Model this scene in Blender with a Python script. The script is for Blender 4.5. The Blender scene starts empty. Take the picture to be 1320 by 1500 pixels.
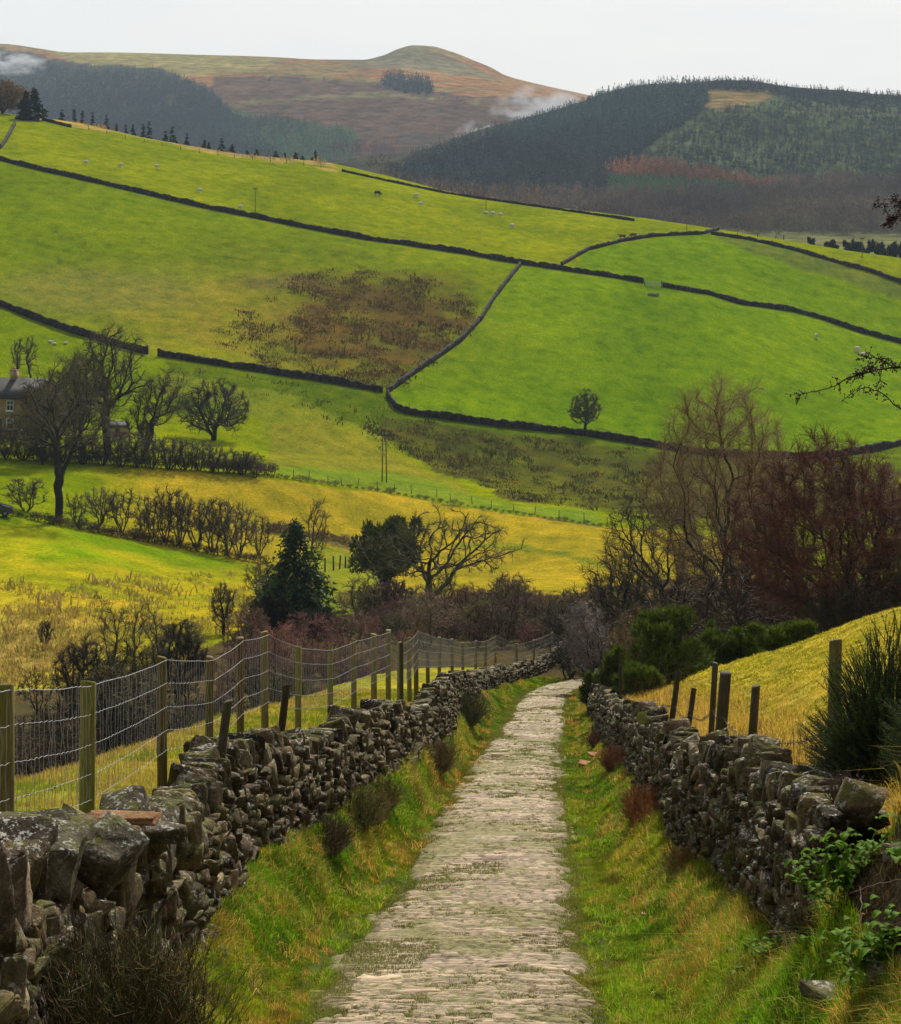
# Stone-walled lane running down into a green valley, moorland and forest hills beyond.
import bpy, bmesh, math, random, time
import numpy as np
T0 = time.time()
random.seed(7); rng = np.random.default_rng(7)
scene = bpy.context.scene
COL = scene.collection
F = 3000.0; CX = 660.0; HY = 430.0      # focal length, centre column and eye level in photo pixels

# ------------------------------------------------------------------ helpers
def P(px, py, d):
    return np.array([(px-CX)/F*d, d, -(py-HY)/F*d])

def hash2(ix, iy, seed):
    n = (ix.astype(np.int64)*374761393 + iy.astype(np.int64)*668265263 + seed*974634777) & 0x7fffffff
    n = ((n ^ (n >> 13))*1274126177) & 0x7fffffff
    return ((n ^ (n >> 16)) & 0xffff)/65535.0

def vnoise(x, y, seed=0):
    x = np.asarray(x, float); y = np.asarray(y, float)
    x0 = np.floor(x); y0 = np.floor(y); fx = x-x0; fy = y-y0
    fx = fx*fx*(3-2*fx); fy = fy*fy*(3-2*fy)
    a = hash2(x0, y0, seed); b = hash2(x0+1, y0, seed); c = hash2(x0, y0+1, seed); d = hash2(x0+1, y0+1, seed)
    return (a*(1-fx)+b*fx)*(1-fy)+(c*(1-fx)+d*fx)*fy

def fbm(x, y, seed=0, octv=4):
    s = 0; a = .5; t = 0
    for k in range(octv):
        s = s+a*vnoise(x*2**k+k*17.3, y*2**k-k*9.1, seed+k); t += a; a *= .5
    return s/t      # 0..1

def sm(x, a, b):
    t = np.clip((x-a)/(b-a), 0, 1); return t*t*(3-2*t)

def knots(pts):
    xs = [p[0] for p in pts]; ys = [p[1] for p in pts]
    return lambda v: pchip(xs, ys, v)

def pchip(xs, ys, v):
    xs = np.asarray(xs, float); ys = np.asarray(ys, float); v = np.asarray(v, float)
    h = np.diff(xs); dl = np.diff(ys)/h; m = np.zeros_like(ys)
    for i in range(1, len(xs)-1):
        if dl[i-1]*dl[i] > 0:
            w1 = 2*h[i]+h[i-1]; w2 = h[i]+2*h[i-1]
            m[i] = (w1+w2)/(w1/dl[i-1]+w2/dl[i])
    m[0] = dl[0]; m[-1] = dl[-1]
    i = np.clip(np.searchsorted(xs, v)-1, 0, len(xs)-2)
    t = (np.clip(v, xs[0], xs[-1])-xs[i])/h[i]
    return (2*t**3-3*t**2+1)*ys[i]+(t**3-2*t**2+t)*h[i]*m[i]+(-2*t**3+3*t**2)*ys[i+1]+(t**3-t**2)*h[i]*m[i+1]

def mesh_np(name, V, faces, mat=None, parent=None, cols=None, smooth=False, mats=None, midx=None):
    """faces: list of int arrays (n,k) - arrays of triangles / quads / n-gons"""
    me = bpy.data.meshes.new(name)
    V = np.asarray(V, np.float32)
    if isinstance(faces, np.ndarray): faces = [faces]
    faces = [np.asarray(f, np.int32) for f in faces if len(f)]
    loops = np.concatenate([f.ravel() for f in faces])
    tot = np.concatenate([np.full(len(f), f.shape[1], np.int32) for f in faces])
    start = np.concatenate([[0], np.cumsum(tot)[:-1]]).astype(np.int32)
    me.vertices.add(len(V)); me.vertices.foreach_set('co', V.ravel())
    me.loops.add(len(loops)); me.loops.foreach_set('vertex_index', loops)
    me.polygons.add(len(tot)); me.polygons.foreach_set('loop_start', start)
    me.polygons.foreach_set('loop_total', tot)
    if smooth: me.polygons.foreach_set('use_smooth', np.ones(len(tot), bool))
    if midx is not None: me.polygons.foreach_set('material_index', np.asarray(midx, np.int32))
    me.update(calc_edges=True)
    if cols is not None:
        a = me.attributes.new('Col', 'FLOAT_COLOR', 'POINT')
        c = np.ones((len(V), 4), np.float32); c[:, :3] = cols
        a.data.foreach_set('color', c.ravel())
    for m in (mats or ([mat] if mat else [])): me.materials.append(m)
    return link(name, me, parent)

def link(name, data, parent=None):
    o = bpy.data.objects.new(name, data); COL.objects.link(o)
    if parent is not None: o.parent = parent
    return o

def tag(o, label=None, cat=None, group=None, kind=None):
    if label: o['label'] = label
    if cat: o['category'] = cat
    if group: o['group'] = group
    if kind: o['kind'] = kind
    return o

def empty(name, loc, label, cat, group=None, rz=0.0):
    o = bpy.data.objects.new(name, None); COL.objects.link(o)
    o.location = tuple(float(v) for v in loc); o.rotation_euler = (0, 0, rz); o.empty_display_size = .2
    return tag(o, label, cat, group)

class MB:
    """collects numpy pieces into one mesh"""
    def __init__(s): s.V = []; s.Fs = {}; s.n = 0; s.C = []
    def add(s, V, *faces, col=None):
        V = np.asarray(V, float).reshape(-1, 3)
        for f in faces:
            f = np.asarray(f, np.int64)
            if len(f): s.Fs.setdefault(f.shape[1], []).append(f+s.n)
        s.V.append(V); s.n += len(V)
        if col is not None:
            s.C.append(np.broadcast_to(np.asarray(col, float), V.shape).copy())
    def build(s, name, mat, parent=None, smooth=False, off=None):
        V = np.concatenate(s.V)
        if off is not None: V = V-np.asarray(off)
        return mesh_np(name, V, [np.concatenate(f) for f in s.Fs.values()], mat, parent,
                       np.concatenate(s.C) if s.C else None, smooth)
    def box(s, lo, hi, col=None, M=None):
        x0, y0, z0 = lo; x1, y1, z1 = hi
        V = np.array([[x0,y0,z0],[x1,y0,z0],[x1,y1,z0],[x0,y1,z0],[x0,y0,z1],[x1,y0,z1],[x1,y1,z1],[x0,y1,z1]], float)
        if M is not None: V = V@M.T
        s.add(V, [[0,3,2,1],[4,5,6,7],[0,1,5,4],[1,2,6,5],[2,3,7,6],[3,0,4,7]], col=col)
    def tube(s, pts, rad, n=6, col=None, cap=True):
        pts = np.asarray(pts, float); m = len(pts)
        rad = np.broadcast_to(np.asarray(rad, float), (m,))
        t = np.gradient(pts, axis=0); t /= np.linalg.norm(t, axis=1)[:, None]+1e-9
        up = np.array([0, 0, 1.]) if abs(t[0][2]) < .8 else np.array([1., 0, 0])
        a = np.cross(t, up); a /= np.linalg.norm(a, axis=1)[:, None]+1e-9
        b = np.cross(t, a)
        th = np.arange(n)*2*math.pi/n
        V = pts[:, None]+rad[:, None, None]*(a[:, None]*np.cos(th)[None, :, None]+b[:, None]*np.sin(th)[None, :, None])
        i = np.arange(m-1)[:, None]*n; j = np.arange(n)[None]; k = (j+1) % n
        q = np.stack([i+j, i+n+j, i+n+k, i+k], -1).reshape(-1, 4)
        V = V.reshape(-1, 3)
        if cap:
            V = np.vstack([V, pts[0], pts[-1]])
            c = m*n; jj = np.arange(n); kk = (jj+1) % n
            t1 = np.stack([np.full(n, c), jj, kk], -1); t2 = np.stack([np.full(n, c+1), (m-1)*n+kk, (m-1)*n+jj], -1)
            s.add(V, q, np.vstack([t1, t2]), col=col)
        else: s.add(V, q, col=col)

def rot(ax=0, ay=0, az=0):
    cx, sx, cy, sy, cz, sz = math.cos(ax), math.sin(ax), math.cos(ay), math.sin(ay), math.cos(az), math.sin(az)
    return np.array([[cz,-sz,0],[sz,cz,0],[0,0,1]])@np.array([[cy,0,sy],[0,1,0],[-sy,0,cy]])@np.array([[1,0,0],[0,cx,-sx],[0,sx,cx]])

def lin(r, g, b):
    return tuple(((c/255+.055)/1.055)**2.4 if c > 10 else c/255/12.92 for c in (r, g, b))

# ------------------------------------------------------------------ materials
def nmat(name):
    m = bpy.data.materials.new(name); m.use_nodes = True
    nt = m.node_tree; b = nt.nodes['Principled BSDF']; return m, nt, b

def N(nt, typ, **kw):
    n = nt.nodes.new(typ)
    for k, v in kw.items():
        if k.startswith('i_'):
            n.inputs[int(k[2:]) if k[2:].isdigit() else k[2:].replace('_', ' ')].default_value = v
        else: setattr(n, k, v)
    return n

def noise(nt, scale, detail=4, rough=.55, vec=None, stretch=None):
    n = N(nt, 'ShaderNodeTexNoise'); n.inputs['Scale'].default_value = scale
    n.inputs['Detail'].default_value = detail; n.inputs['Roughness'].default_value = rough
    if vec is not None:
        if stretch:
            mp = N(nt, 'ShaderNodeMapping'); mp.inputs['Scale'].default_value = stretch
            nt.links.new(vec, mp.inputs[0]); vec = mp.outputs[0]
        nt.links.new(vec, n.inputs['Vector'])
    return n.outputs['Fac']

def ramp(nt, fac, stops):
    r = N(nt, 'ShaderNodeValToRGB'); nt.links.new(fac, r.inputs[0])
    e = r.color_ramp.elements
    while len(e) < len(stops): e.new(.5)
    for x, (p, c) in zip(e, stops):
        x.position = p; x.color = (c, c, c, 1) if not hasattr(c, '__len__') else (*c, 1)
    return r.outputs[0]

def mix(nt, fac, a, b, mode='MIX'):
    m = N(nt, 'ShaderNodeMix', data_type='RGBA', blend_type=mode)
    for sock, v in ((m.inputs[0], fac), (m.inputs[6], a), (m.inputs[7], b)):
        if hasattr(v, 'links') or isinstance(v, bpy.types.NodeSocket): nt.links.new(v, sock)
        else: sock.default_value = v if not hasattr(v, '__len__') else (*v, 1)
    return m.outputs[2]

def bump(nt, h, strength, dist, prev=None):
    b = N(nt, 'ShaderNodeBump'); b.inputs['Strength'].default_value = strength; b.inputs['Distance'].default_value = dist
    nt.links.new(h, b.inputs['Height'])
    if prev: nt.links.new(prev, b.inputs['Normal'])
    return b.outputs[0]

def pos(nt): return N(nt, 'ShaderNodeNewGeometry').outputs['Position']

def mat_simple(name, col, rough=.85, var=.35, scale=3., bs=.0, bd=.02, attr=False, stretch=None, spec=.3, trans=0, metal=0):
    m, nt, b = nmat(name)
    if attr:
        at = N(nt, 'ShaderNodeAttribute', attribute_name='Col'); base = at.outputs['Color']
    else: base = None
    n = noise(nt, scale, 4, .6, pos(nt), stretch)
    r = ramp(nt, n, [(.3, 1-var), (.7, 1+var)])
    c = mix(nt, 1.0, base if base is not None else col, r, 'MULTIPLY')
    nt.links.new(c, b.inputs['Base Color'])
    b.inputs['Roughness'].default_value = rough; b.inputs['Specular IOR Level'].default_value = spec
    b.inputs['Metallic'].default_value = metal
    if bs: nt.links.new(bump(nt, n, bs, bd), b.inputs['Normal'])
    if trans:
        t = N(nt, 'ShaderNodeBsdfTranslucent'); nt.links.new(c, t.inputs[0])
        ms = N(nt, 'ShaderNodeMixShader'); ms.inputs[0].default_value = trans
        nt.links.new(b.outputs[0], ms.inputs[1]); nt.links.new(t.outputs[0], ms.inputs[2])
        nt.links.new(ms.outputs[0], nt.nodes['Material Output'].inputs['Surface'])
    return m

def mat_ground():
    m, nt, b = nmat('ground')
    at = N(nt, 'ShaderNodeAttribute', attribute_name='Col').outputs['Color']
    p = pos(nt)
    n1 = noise(nt, .035, 5, .6, p); n2 = noise(nt, .35, 5, .65, p, (1, .6, 1)); n3 = noise(nt, 3.2, 5, .7, p)
    c = mix(nt, 1, at, ramp(nt, n1, [(.32, (.74, .80, .9)), (.68, (1.28, 1.18, 1.0))]), 'MULTIPLY')
    c = mix(nt, 1, c, ramp(nt, n2, [(.30, (.62, .70, .75)), (.5, (1, 1, 1)), (.70, (1.42, 1.22, 1.15))]), 'MULTIPLY')
    c = mix(nt, 1, c, ramp(nt, n3, [(.3, .5), (.7, 1.55)]), 'MULTIPLY')
    nt.links.new(c, b.inputs['Base Color']); b.inputs['Roughness'].default_value = 1; b.inputs['Specular IOR Level'].default_value = 0
    nb = bump(nt, n2, .6, .5); nb = bump(nt, n3, .8, .12, nb)
    nt.links.new(nb, b.inputs['Normal'])
    return m

def mat_hills():
    m, nt, b = nmat('hill_ground')
    at = N(nt, 'ShaderNodeAttribute', attribute_name='Col').outputs['Color']
    p = pos(nt)
    n1 = noise(nt, .008, 6, .65, p); n3 = noise(nt, .06, 6, .75, p)
    c = mix(nt, 1, at, ramp(nt, n1, [(.3, .75), (.7, 1.3)]), 'MULTIPLY')
    c = mix(nt, 1, c, ramp(nt, n3, [(.36, .4), (.64, 1.6)]), 'MULTIPLY')
    nt.links.new(c, b.inputs['Base Color']); b.inputs['Roughness'].default_value = 1; b.inputs['Specular IOR Level'].default_value = 0
    nt.links.new(bump(nt, n3, .8, 6), b.inputs['Normal'])
    return m

def mat_rock(name, base=(.028, .021, .013), light=(.105, .082, .05), lichen=.5, moss=.5, sc=1.):
    m, nt, b = nmat(name)
    p = pos(nt); g = N(nt, 'ShaderNodeNewGeometry')
    at = N(nt, 'ShaderNodeAttribute', attribute_name='Col').outputs['Color']
    n1 = noise(nt, 5*sc, 6, .65, p); n2 = noise(nt, 28*sc, 5, .7, p); n3 = noise(nt, 90*sc, 3, .7, p)
    c = mix(nt, ramp(nt, n1, [(.35, 0.), (.7, 1.)]), base, light)
    c = mix(nt, 1, c, at, 'MULTIPLY')
    c = mix(nt, 1, c, ramp(nt, n3, [(.3, .6), (.7, 1.4)]), 'MULTIPLY')
    c = mix(nt, 1, c, ramp(nt, n2, [(.3, .62), (.7, 1.4)]), 'MULTIPLY')
    sx = N(nt, 'ShaderNodeSeparateXYZ'); nt.links.new(g.outputs['Normal'], sx.inputs[0])
    up = ramp(nt, sx.outputs[2], [(0., .25), (.75, 1.)])
    # lichen spots
    ln = noise(nt, 9*sc, 5, .72, p); ls = noise(nt, 32*sc, 3, .6, p)
    mm = N(nt, 'ShaderNodeMath', operation='MULTIPLY'); nt.links.new(ln, mm.inputs[0]); nt.links.new(ls, mm.inputs[1])
    mask = ramp(nt, mm.outputs[0], [(.318-.03*lichen, 0.), (.345-.02*lichen, 1.)])
    mk = N(nt, 'ShaderNodeMath', operation='MULTIPLY'); nt.links.new(mask, mk.inputs[0]); nt.links.new(up, mk.inputs[1])
    mk2 = N(nt, 'ShaderNodeMath', operation='MULTIPLY', use_clamp=True); nt.links.new(mk.outputs[0], mk2.inputs[0]); mk2.inputs[1].default_value = .85*min(1, lichen*1.6)
    c = mix(nt, mk2.outputs[0], c, (.40, .385, .33))
    # moss / algae on upward faces
    mo = noise(nt, 3.1*sc, 5, .7, p)
    mmask = ramp(nt, mo, [(.48, 0.), (.60, 1.)])
    k = N(nt, 'ShaderNodeMath', operation='MULTIPLY'); nt.links.new(mmask, k.inputs[0]); nt.links.new(up, k.inputs[1])
    k2 = N(nt, 'ShaderNodeMath', operation='MULTIPLY', use_clamp=True); nt.links.new(k.outputs[0], k2.inputs[0]); k2.inputs[1].default_value = moss
    c = mix(nt, k2.outputs[0], c, (.095, .10, .012))
    nt.links.new(c, b.inputs['Base Color']); b.inputs['Roughness'].default_value = .9; b.inputs['Specular IOR Level'].default_value = .08
    nb = bump(nt, n1, .7, .05/sc); nb = bump(nt, n2, .9, .012/sc, nb)
    nt.links.new(nb, b.inputs['Normal'])
    return m

def mat_wood(name, a=(.10, .08, .03), c2=(.26, .20, .08), algae=(.15, .16, .022)):
    m, nt, b = nmat(name)
    tc = N(nt, 'ShaderNodeTexCoord').outputs['Object']; p = pos(nt)
    n1 = noise(nt, 9, 5, .7, p, (6, 6, .5)); n2 = noise(nt, 1.7, 4, .6, p, (1, 1, .6)); n3 = noise(nt, 40, 3, .6, p, (3, 3, .2))
    c = mix(nt, ramp(nt, n1, [(.3, 0.), (.7, 1.)]), a, c2)
    c = mix(nt, ramp(nt, n2, [(.42, 0.), (.6, .8)]), c, algae)
    c = mix(nt, 1, c, ramp(nt, n3, [(.3, .55), (.65, 1.25)]), 'MULTIPLY')
    oi = N(nt, 'ShaderNodeObjectInfo').outputs['Random']
    c = mix(nt, 1, c, ramp(nt, oi, [(0., (.7, .55, .45)), (.4, (1, .95, .9)), (1., (1.2, 1.2, 1.0))]), 'MULTIPLY')
    nt.links.new(c, b.inputs['Base Color']); b.inputs['Roughness'].default_value = .85; b.inputs['Specular IOR Level'].default_value = .2
    nt.links.new(bump(nt, n1, .8, .012), b.inputs['Normal'])
    return m

M = dict(
    ground=mat_ground(), hills=mat_hills(),
    path=mat_simple('path_stone', (.3, .25, .2), .85, .38, 22, .9, .015, attr=True, spec=.15, stretch=(.5, 1.6, 1)),
    blade=mat_simple('grass_blade', None, .8, .3, 2.5, attr=True, trans=.42, spec=.04),
    rock=mat_rock('wall_rock'), rock_top=mat_rock('coping_rock', (.038, .030, .019), (.155, .13, .088), .95, .6),
    rock_r=mat_rock('wall_rock_mossy', (.026, .02, .012), (.10, .08, .05), .9, .85),
    far_wall=mat_rock('field_wall_rock', (.016, .013, .009), (.055, .046, .03), .3, .2, .25),
    red_rock=mat_rock('sandstone_slab', (.16, .07, .035), (.30, .15, .08), .2, .25),
    wood=mat_wood('fence_post_wood'), old_wood=mat_wood('weathered_wood', (.03, .025, .018), (.09, .075, .05), (.05, .055, .02)),
    wire=mat_simple('galvanised_wire', (.20, .20, .205), .5, .2, 4, metal=.4), rust=mat_simple('rusty_wire', (.10, .075, .06), .8, .3, 8),
    bark=mat_simple('bark', (.022, .018, .011), .9, .4, 4, .6, .03, stretch=(3, 3, .7)),
    bark_moss=mat_simple('mossy_bark', (.045, .048, .010), .9, .5, 1.2, .6, .03),
    twig=mat_simple('twigs', (.085, .066, .028), .85, .3, 1.), twig_dark=mat_simple('dark_twigs', (.045, .036, .018), .85, .3, 1.),
    twig_grey=mat_simple('grey_twigs', (.11, .088, .05), .85, .3, 1.),
    twig_red=mat_simple('red_buds', (.105, .034, .018), .8, .45, .9), twig_mauve=mat_simple('mauve_twigs', (.085, .045, .045), .85, .35, .5),
    twig_olive=mat_simple('olive_twigs', (.10, .085, .022), .85, .3, 1.), twig_warm=mat_simple('warm_twigs', (.24, .16, .07), .85, .35, .7), twig_silver=mat_simple('silver_twigs', (.22, .18, .16), .7, .3, 2.),
    scrub=mat_simple('scrub_twigs', None, .85, .35, 1.5, attr=True),
    leafy=mat_simple('foliage', None, .7, .35, 1.5, attr=True, trans=.25, spec=.12),
    heather=mat_simple('heather_stems', None, .8, .35, 6, attr=True, trans=.1),
    wool=mat_simple('wool', (.62, .58, .47), .95, .12, 20), hide_dark=mat_simple('dark_hide', (.025, .012, .008), .8, .2, 10),
    hide_red=mat_simple('red_brown_hide', (.17, .06, .022), .8, .2, 10),
    soil=mat_simple('soil', (.05, .035, .02), .95, .5, 6, .8, .05),
)
# ------------------------------------------------------------------ terrain
lane_z = knots([(-20, -.2), (0, -1.6), (5, -2.75), (10, -4.1), (16.4, -5.84), (21, -6.8), (28, -8.1), (38, -9.75), (60, -13.4), (72, -15.1), (90, -17.7), (110, -20.3), (130, -22.8)])
lane_x = knots([(-20, -.8), (0, -.3), (10, 0), (16.4, .05), (21, .17), (28, .53), (38, .95), (60, 2.1), (72, 3.0), (90, 4.2), (97, 5.3), (104, 7.6), (112, 11.5), (130, 22)])
wl_x = knots([(-20, -2.4), (5, -2.3), (10, -2.25), (14, -2.2), (20.7, -2.2), (24.8, -1.98), (34, -1.3), (44, -.66), (50, -.25), (60, .1), (75, .8), (85, 1.6), (95, 2.8), (108, 4.9), (120, 6.9), (130, 8.6)])
wl_h = knots([(-20, 1.3), (5, 1.0), (11, 1.04), (14, 1.14), (20, 1.15), (45, 1.08), (52, 1.28), (70, 1.0), (85, .75), (130, .7)])
bk_l = knots([(-20, .1), (5, .1), (12, .25), (16, .5), (20.7, .85), (45, 1.0), (60, .9), (75, .7), (95, .4), (120, .1), (130, .1)])
wr_x = knots([(-20, 2.2), (5, 2.25), (10, 2.3), (14.5, 2.5), (17, 2.73), (20.5, 2.9), (29, 3.16), (41, 3.75), (55, 4.3), (75, 5.15), (90, 6.3), (97, 7.6), (104, 10), (130, 26)])
wr_h = knots([(-20, 1.1), (13, 1.15), (17, 1.25), (40, 1.25), (60, 1.1), (75, .9), (130, .8)])
bk_r = knots([(-20, .7), (5, .7), (29, .7), (41, .6), (75, .3), (130, .1)])
LANE_HW = 1.18

def z_near(X, Y):
    Yc = np.clip(Y, -20, 130)
    lz = lane_z(Yc)-np.maximum(Y-130, 0)*.12; lx = lane_x(Yc); wl = wl_x(Yc); wr = wr_x(Yc)
    bl = bk_l(Yc); br = bk_r(Yc)
    le = lx-LANE_HW; re = lx+LANE_HW
    tl = np.clip((le-X)/np.maximum(le-wl, .3), 0, 1); tr = np.clip((X-re)/np.maximum(wr-re, .3), 0, 1)
    z = lz+bl*sm(tl, .3, 1.)*.8+bl*tl*.2+br*sm(tr, .35, 1)*.75+br*tr*.25
    # behind the left wall: retained ground, then a bank falling away
    L = wl-X
    z = z+.8*sm(L, .05, .35)
    w_edge = 2.3+.04*np.clip(Y-20, 0, 30)
    dl = np.maximum(L-w_edge, 0)
    z = z-np.where(dl < 2, .2*dl**2, .8*(dl-1))*sm(Y, -5, 8)
    # behind the right wall: rising field
    R = X-wr-.2
    hb = np.minimum(wr_h(Yc), 1.1)-.25
    z = z+hb*sm(R, .05, .4)
    g = .36-.17*sm(Y, 56, 80)
    rr = np.maximum(R-.3, 0)
    z = z+g*np.minimum(rr, 14)+.12*np.maximum(rr-14, 0)
    # earth bank where the right-hand wall has collapsed
    z = z+.62*sm(X, 2.1, 2.6)*(1-sm(Y, 12.6, 14.2))*(1-sm(R, .3, .6))+.18*np.exp(-((X-2.2)/.3)**2-((Y-12)/1.2)**2)
    return z

RK = [-900, -400, 0, 330, 660, 990, 1320, 1720, 2220]
def row(ds, ys=None, zs=None):
    ds = [ds[0]*1., ds[0]*1.]+list(ds)+[ds[-1]*1., ds[-1]*1.]
    if ys is not None:
        ys = [ys[0]+(ys[0]-ys[1])*1.0, ys[0]+(ys[0]-ys[1])*.8]+list(ys)+[ys[-1]+(ys[-1]-ys[-2])*.6, ys[-1]+(ys[-1]-ys[-2])*.7]
        zs = [-(y-HY)/F*d for y, d in zip(ys, ds)]
    else: zs = [zs[0], zs[0]]+list(zs)+[zs[-1], zs[-1]]
    return (RK, ds, zs)
def row_fine(pts):
    return ([p[0] for p in pts], [p[1] for p in pts], [-(p[2]-HY)/F*p[1] for p in pts])
ridge = [(-900, 560, 80), (-400, 575, 120), (0, 600, 168), (60, 600, 176), (120, 602, 184), (200, 606, 203), (300, 610, 222), (380, 612, 233), (470, 612, 240), (560, 610, 258), (660, 605, 283), (760, 595, 297), (870, 580, 310), (960, 570, 321), (1060, 555, 335), (1200, 540, 358), (1320, 525, 378), (1720, 500, 440), (2220, 480, 500)]
ROWS = [
    row([20]*5, zs=[-9, -9, -8, -8, -8]),
    row([55]*5, zs=[-15, -14.5, -14, -13.5, -12]),
    row([85, 85, 100, 100, 110], [1075, 1065, 1012, 1000, 965]),
    row([112, 118, 140, 140, 140], [1000, 980, 938, 925, 905]),
    row([150, 160, 182, 175, 170], [900, 893, 888, 880, 865]),
    row([200, 215, 230, 215, 210], [758, 812, 830, 822, 805]),
    row([240, 250, 265, 260, 260], [676, 688, 747, 772, 762]),
    row([280, 288, 300, 300, 300], [625, 650, 690, 720, 705]),
    row([360, 340, 330, 330, 340], [445, 537, 616, 660, 655]),
    row([480, 470, 460, 450, 440], [234, 311, 370, 422, 503]),
    row_fine(ridge),
    row_fine([(a, b*1.12, c+22) for a, b, c in ridge]),
    row_fine([(a, b*1.5, c+120) for a, b, c in ridge]),
    row([1500]*5, zs=[-20, -20, -15, -10, 5]),
]
TPX = np.arange(-900, 2221, 12.); TY = np.exp(np.linspace(math.log(15), math.log(1499), 520))
TAB = np.zeros((len(TPX), len(TY)))
_D = np.array([pchip(r[0], r[1], TPX) for r in ROWS]); _Z = np.array([pchip(r[0], r[2], TPX) for r in ROWS])
for i in range(len(TPX)): TAB[i] = pchip(_D[:, i], _Z[:, i], TY)

def z_far(X, Y):
    Yc = np.clip(Y, 15.01, 1498); px = np.clip(CX+F*X/Yc, -899, 2219)
    a = (px+900)/12.; i = np.floor(a).astype(int); fa = a-i
    b = (np.log(Yc)-math.log(15))/(math.log(1499)-math.log(15))*519; j = np.clip(np.floor(b).astype(int), 0, 518); fb = b-j
    z = (TAB[i, j]*(1-fa)+TAB[i+1, j]*fa)*(1-fb)+(TAB[i, j+1]*(1-fa)+TAB[i+1, j+1]*fa)*fb
    return z+(fbm(X*.02, Y*.02, 5, 3)-.5)*1.6*sm(Y, 90, 150)+(fbm(X*.15, Y*.15, 6, 3)-.5)*.35*sm(Y, 80, 130)

def zg(X, Y, lane_cut=False):
    X = np.asarray(X, float); Y = np.asarray(Y, float)
    zn = z_near(X, Y); zf = z_far(X, Y)
    Yc = np.clip(Y, -20, 130)
    L = wl_x(Yc)-X; R = X-wr_x(Yc)
    w = np.maximum(sm(L, 5, 13), sm(Y, 88, 122))
    w = np.maximum(w, sm(Y, 64, 92)*sm(R, 1., 4.))
    z = zn*(1-w)+zf*w
    near = 1-sm(Y, 60, 110)
    out = np.maximum(np.abs(X-lane_x(Yc))-LANE_HW, 0)
    z = z+near*sm(out, 0, .6)*((fbm(X*1.3, Y*.9, 11, 4)-.5)*.22+(vnoise(X*5, Y*4, 12)-.5)*.05)
    # tussocky right-hand field
    z = z+sm(R, 1, 3)*(1-sm(Y, 75, 100))*((fbm(X*1.2, Y*.8, 21, 3)-.5)*.28+(fbm(X*.25, Y*.25, 22, 2)-.5)*.5)
    if lane_cut:
        inl = np.abs(X-lane_x(Yc))
        z = z-.10*(1-sm(inl, LANE_HW-.02, LANE_HW+.22))*(1-sm(Y, 105, 110))
    return z

def hit(px, py, dmin=70, dmax=900, n=700):
    """first meeting of the sight line with the ground"""
    px = np.atleast_1d(np.asarray(px, float)); py = np.atleast_1d(np.asarray(py, float))
    ds = np.exp(np.linspace(math.log(dmin), math.log(dmax), n))
    X = (px[:, None]-CX)/F*ds; Zr = -(py[:, None]-HY)/F*ds
    g = zg(X, np.broadcast_to(ds, X.shape))
    ab = g >= Zr
    k = np.argmax(ab, axis=1); k = np.where(ab.any(axis=1), np.maximum(k, 1), n-1)
    ii = np.arange(len(px))
    a = Zr[ii, k-1]-g[ii, k-1]; b = Zr[ii, k]-g[ii, k]
    t = np.clip(a/(a-b+1e-9), 0, 1); d = ds[k-1]+(ds[k]-ds[k-1])*t
    x = (px-CX)/F*d
    return np.stack([x, d, zg(x, d)], -1)
def hit1(px, py, dmin=70, dmax=900): return hit([px], [py], dmin, dmax)[0]

def inpoly(px, py, poly):
    r = np.zeros(np.shape(px), bool); n = len(poly)
    for i in range(n):
        x0, y0 = poly[i]; x1, y1 = poly[(i+1) % n]
        if y0 == y1: continue
        c = ((y0 > py) != (y1 > py)) & (px < (x1-x0)*(py-y0)/(y1-y0)+x0)
        r ^= c
    return r

W1 = [(-60, 224), (0, 235), (60, 250), (150, 270), (230, 289), (300, 305), (376, 320), (450, 335), (540, 352), (600, 360), (680, 372), (757, 386), (830, 397), (900, 407), (945, 415)]
W1b = [(969, 420), (1040, 432), (1085, 446), (1110, 449), (1160, 456), (1200, 466), (1260, 487), (1320, 503), (1400, 525)]
W2 = [(762, 389), (745, 410), (722, 440), (705, 468), (675, 500), (640, 525), (600, 552), (567, 576)]
W3a = [(-60, 425), (0, 448), (50, 468), (105, 488), (150, 500), (200, 516), (219, 519)]
W3b = [(229, 521), (300, 532), (400, 548), (480, 560), (563, 575)]
W4 = [(567, 580), (580, 600), (600, 607), (660, 615), (730, 625), (830, 635), (900, 645), (945, 653), (1010, 664), (1100, 672), (1200, 672), (1280, 662), (1400, 632)]
W5 = [(822, 389), (860, 367), (910, 354), (960, 346), (1030, 343), (1060, 335)]
W6 = [(1040, 343), (1100, 352), (1160, 366), (1220, 383), (1280, 400), (1320, 415), (1400, 436)]

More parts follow.
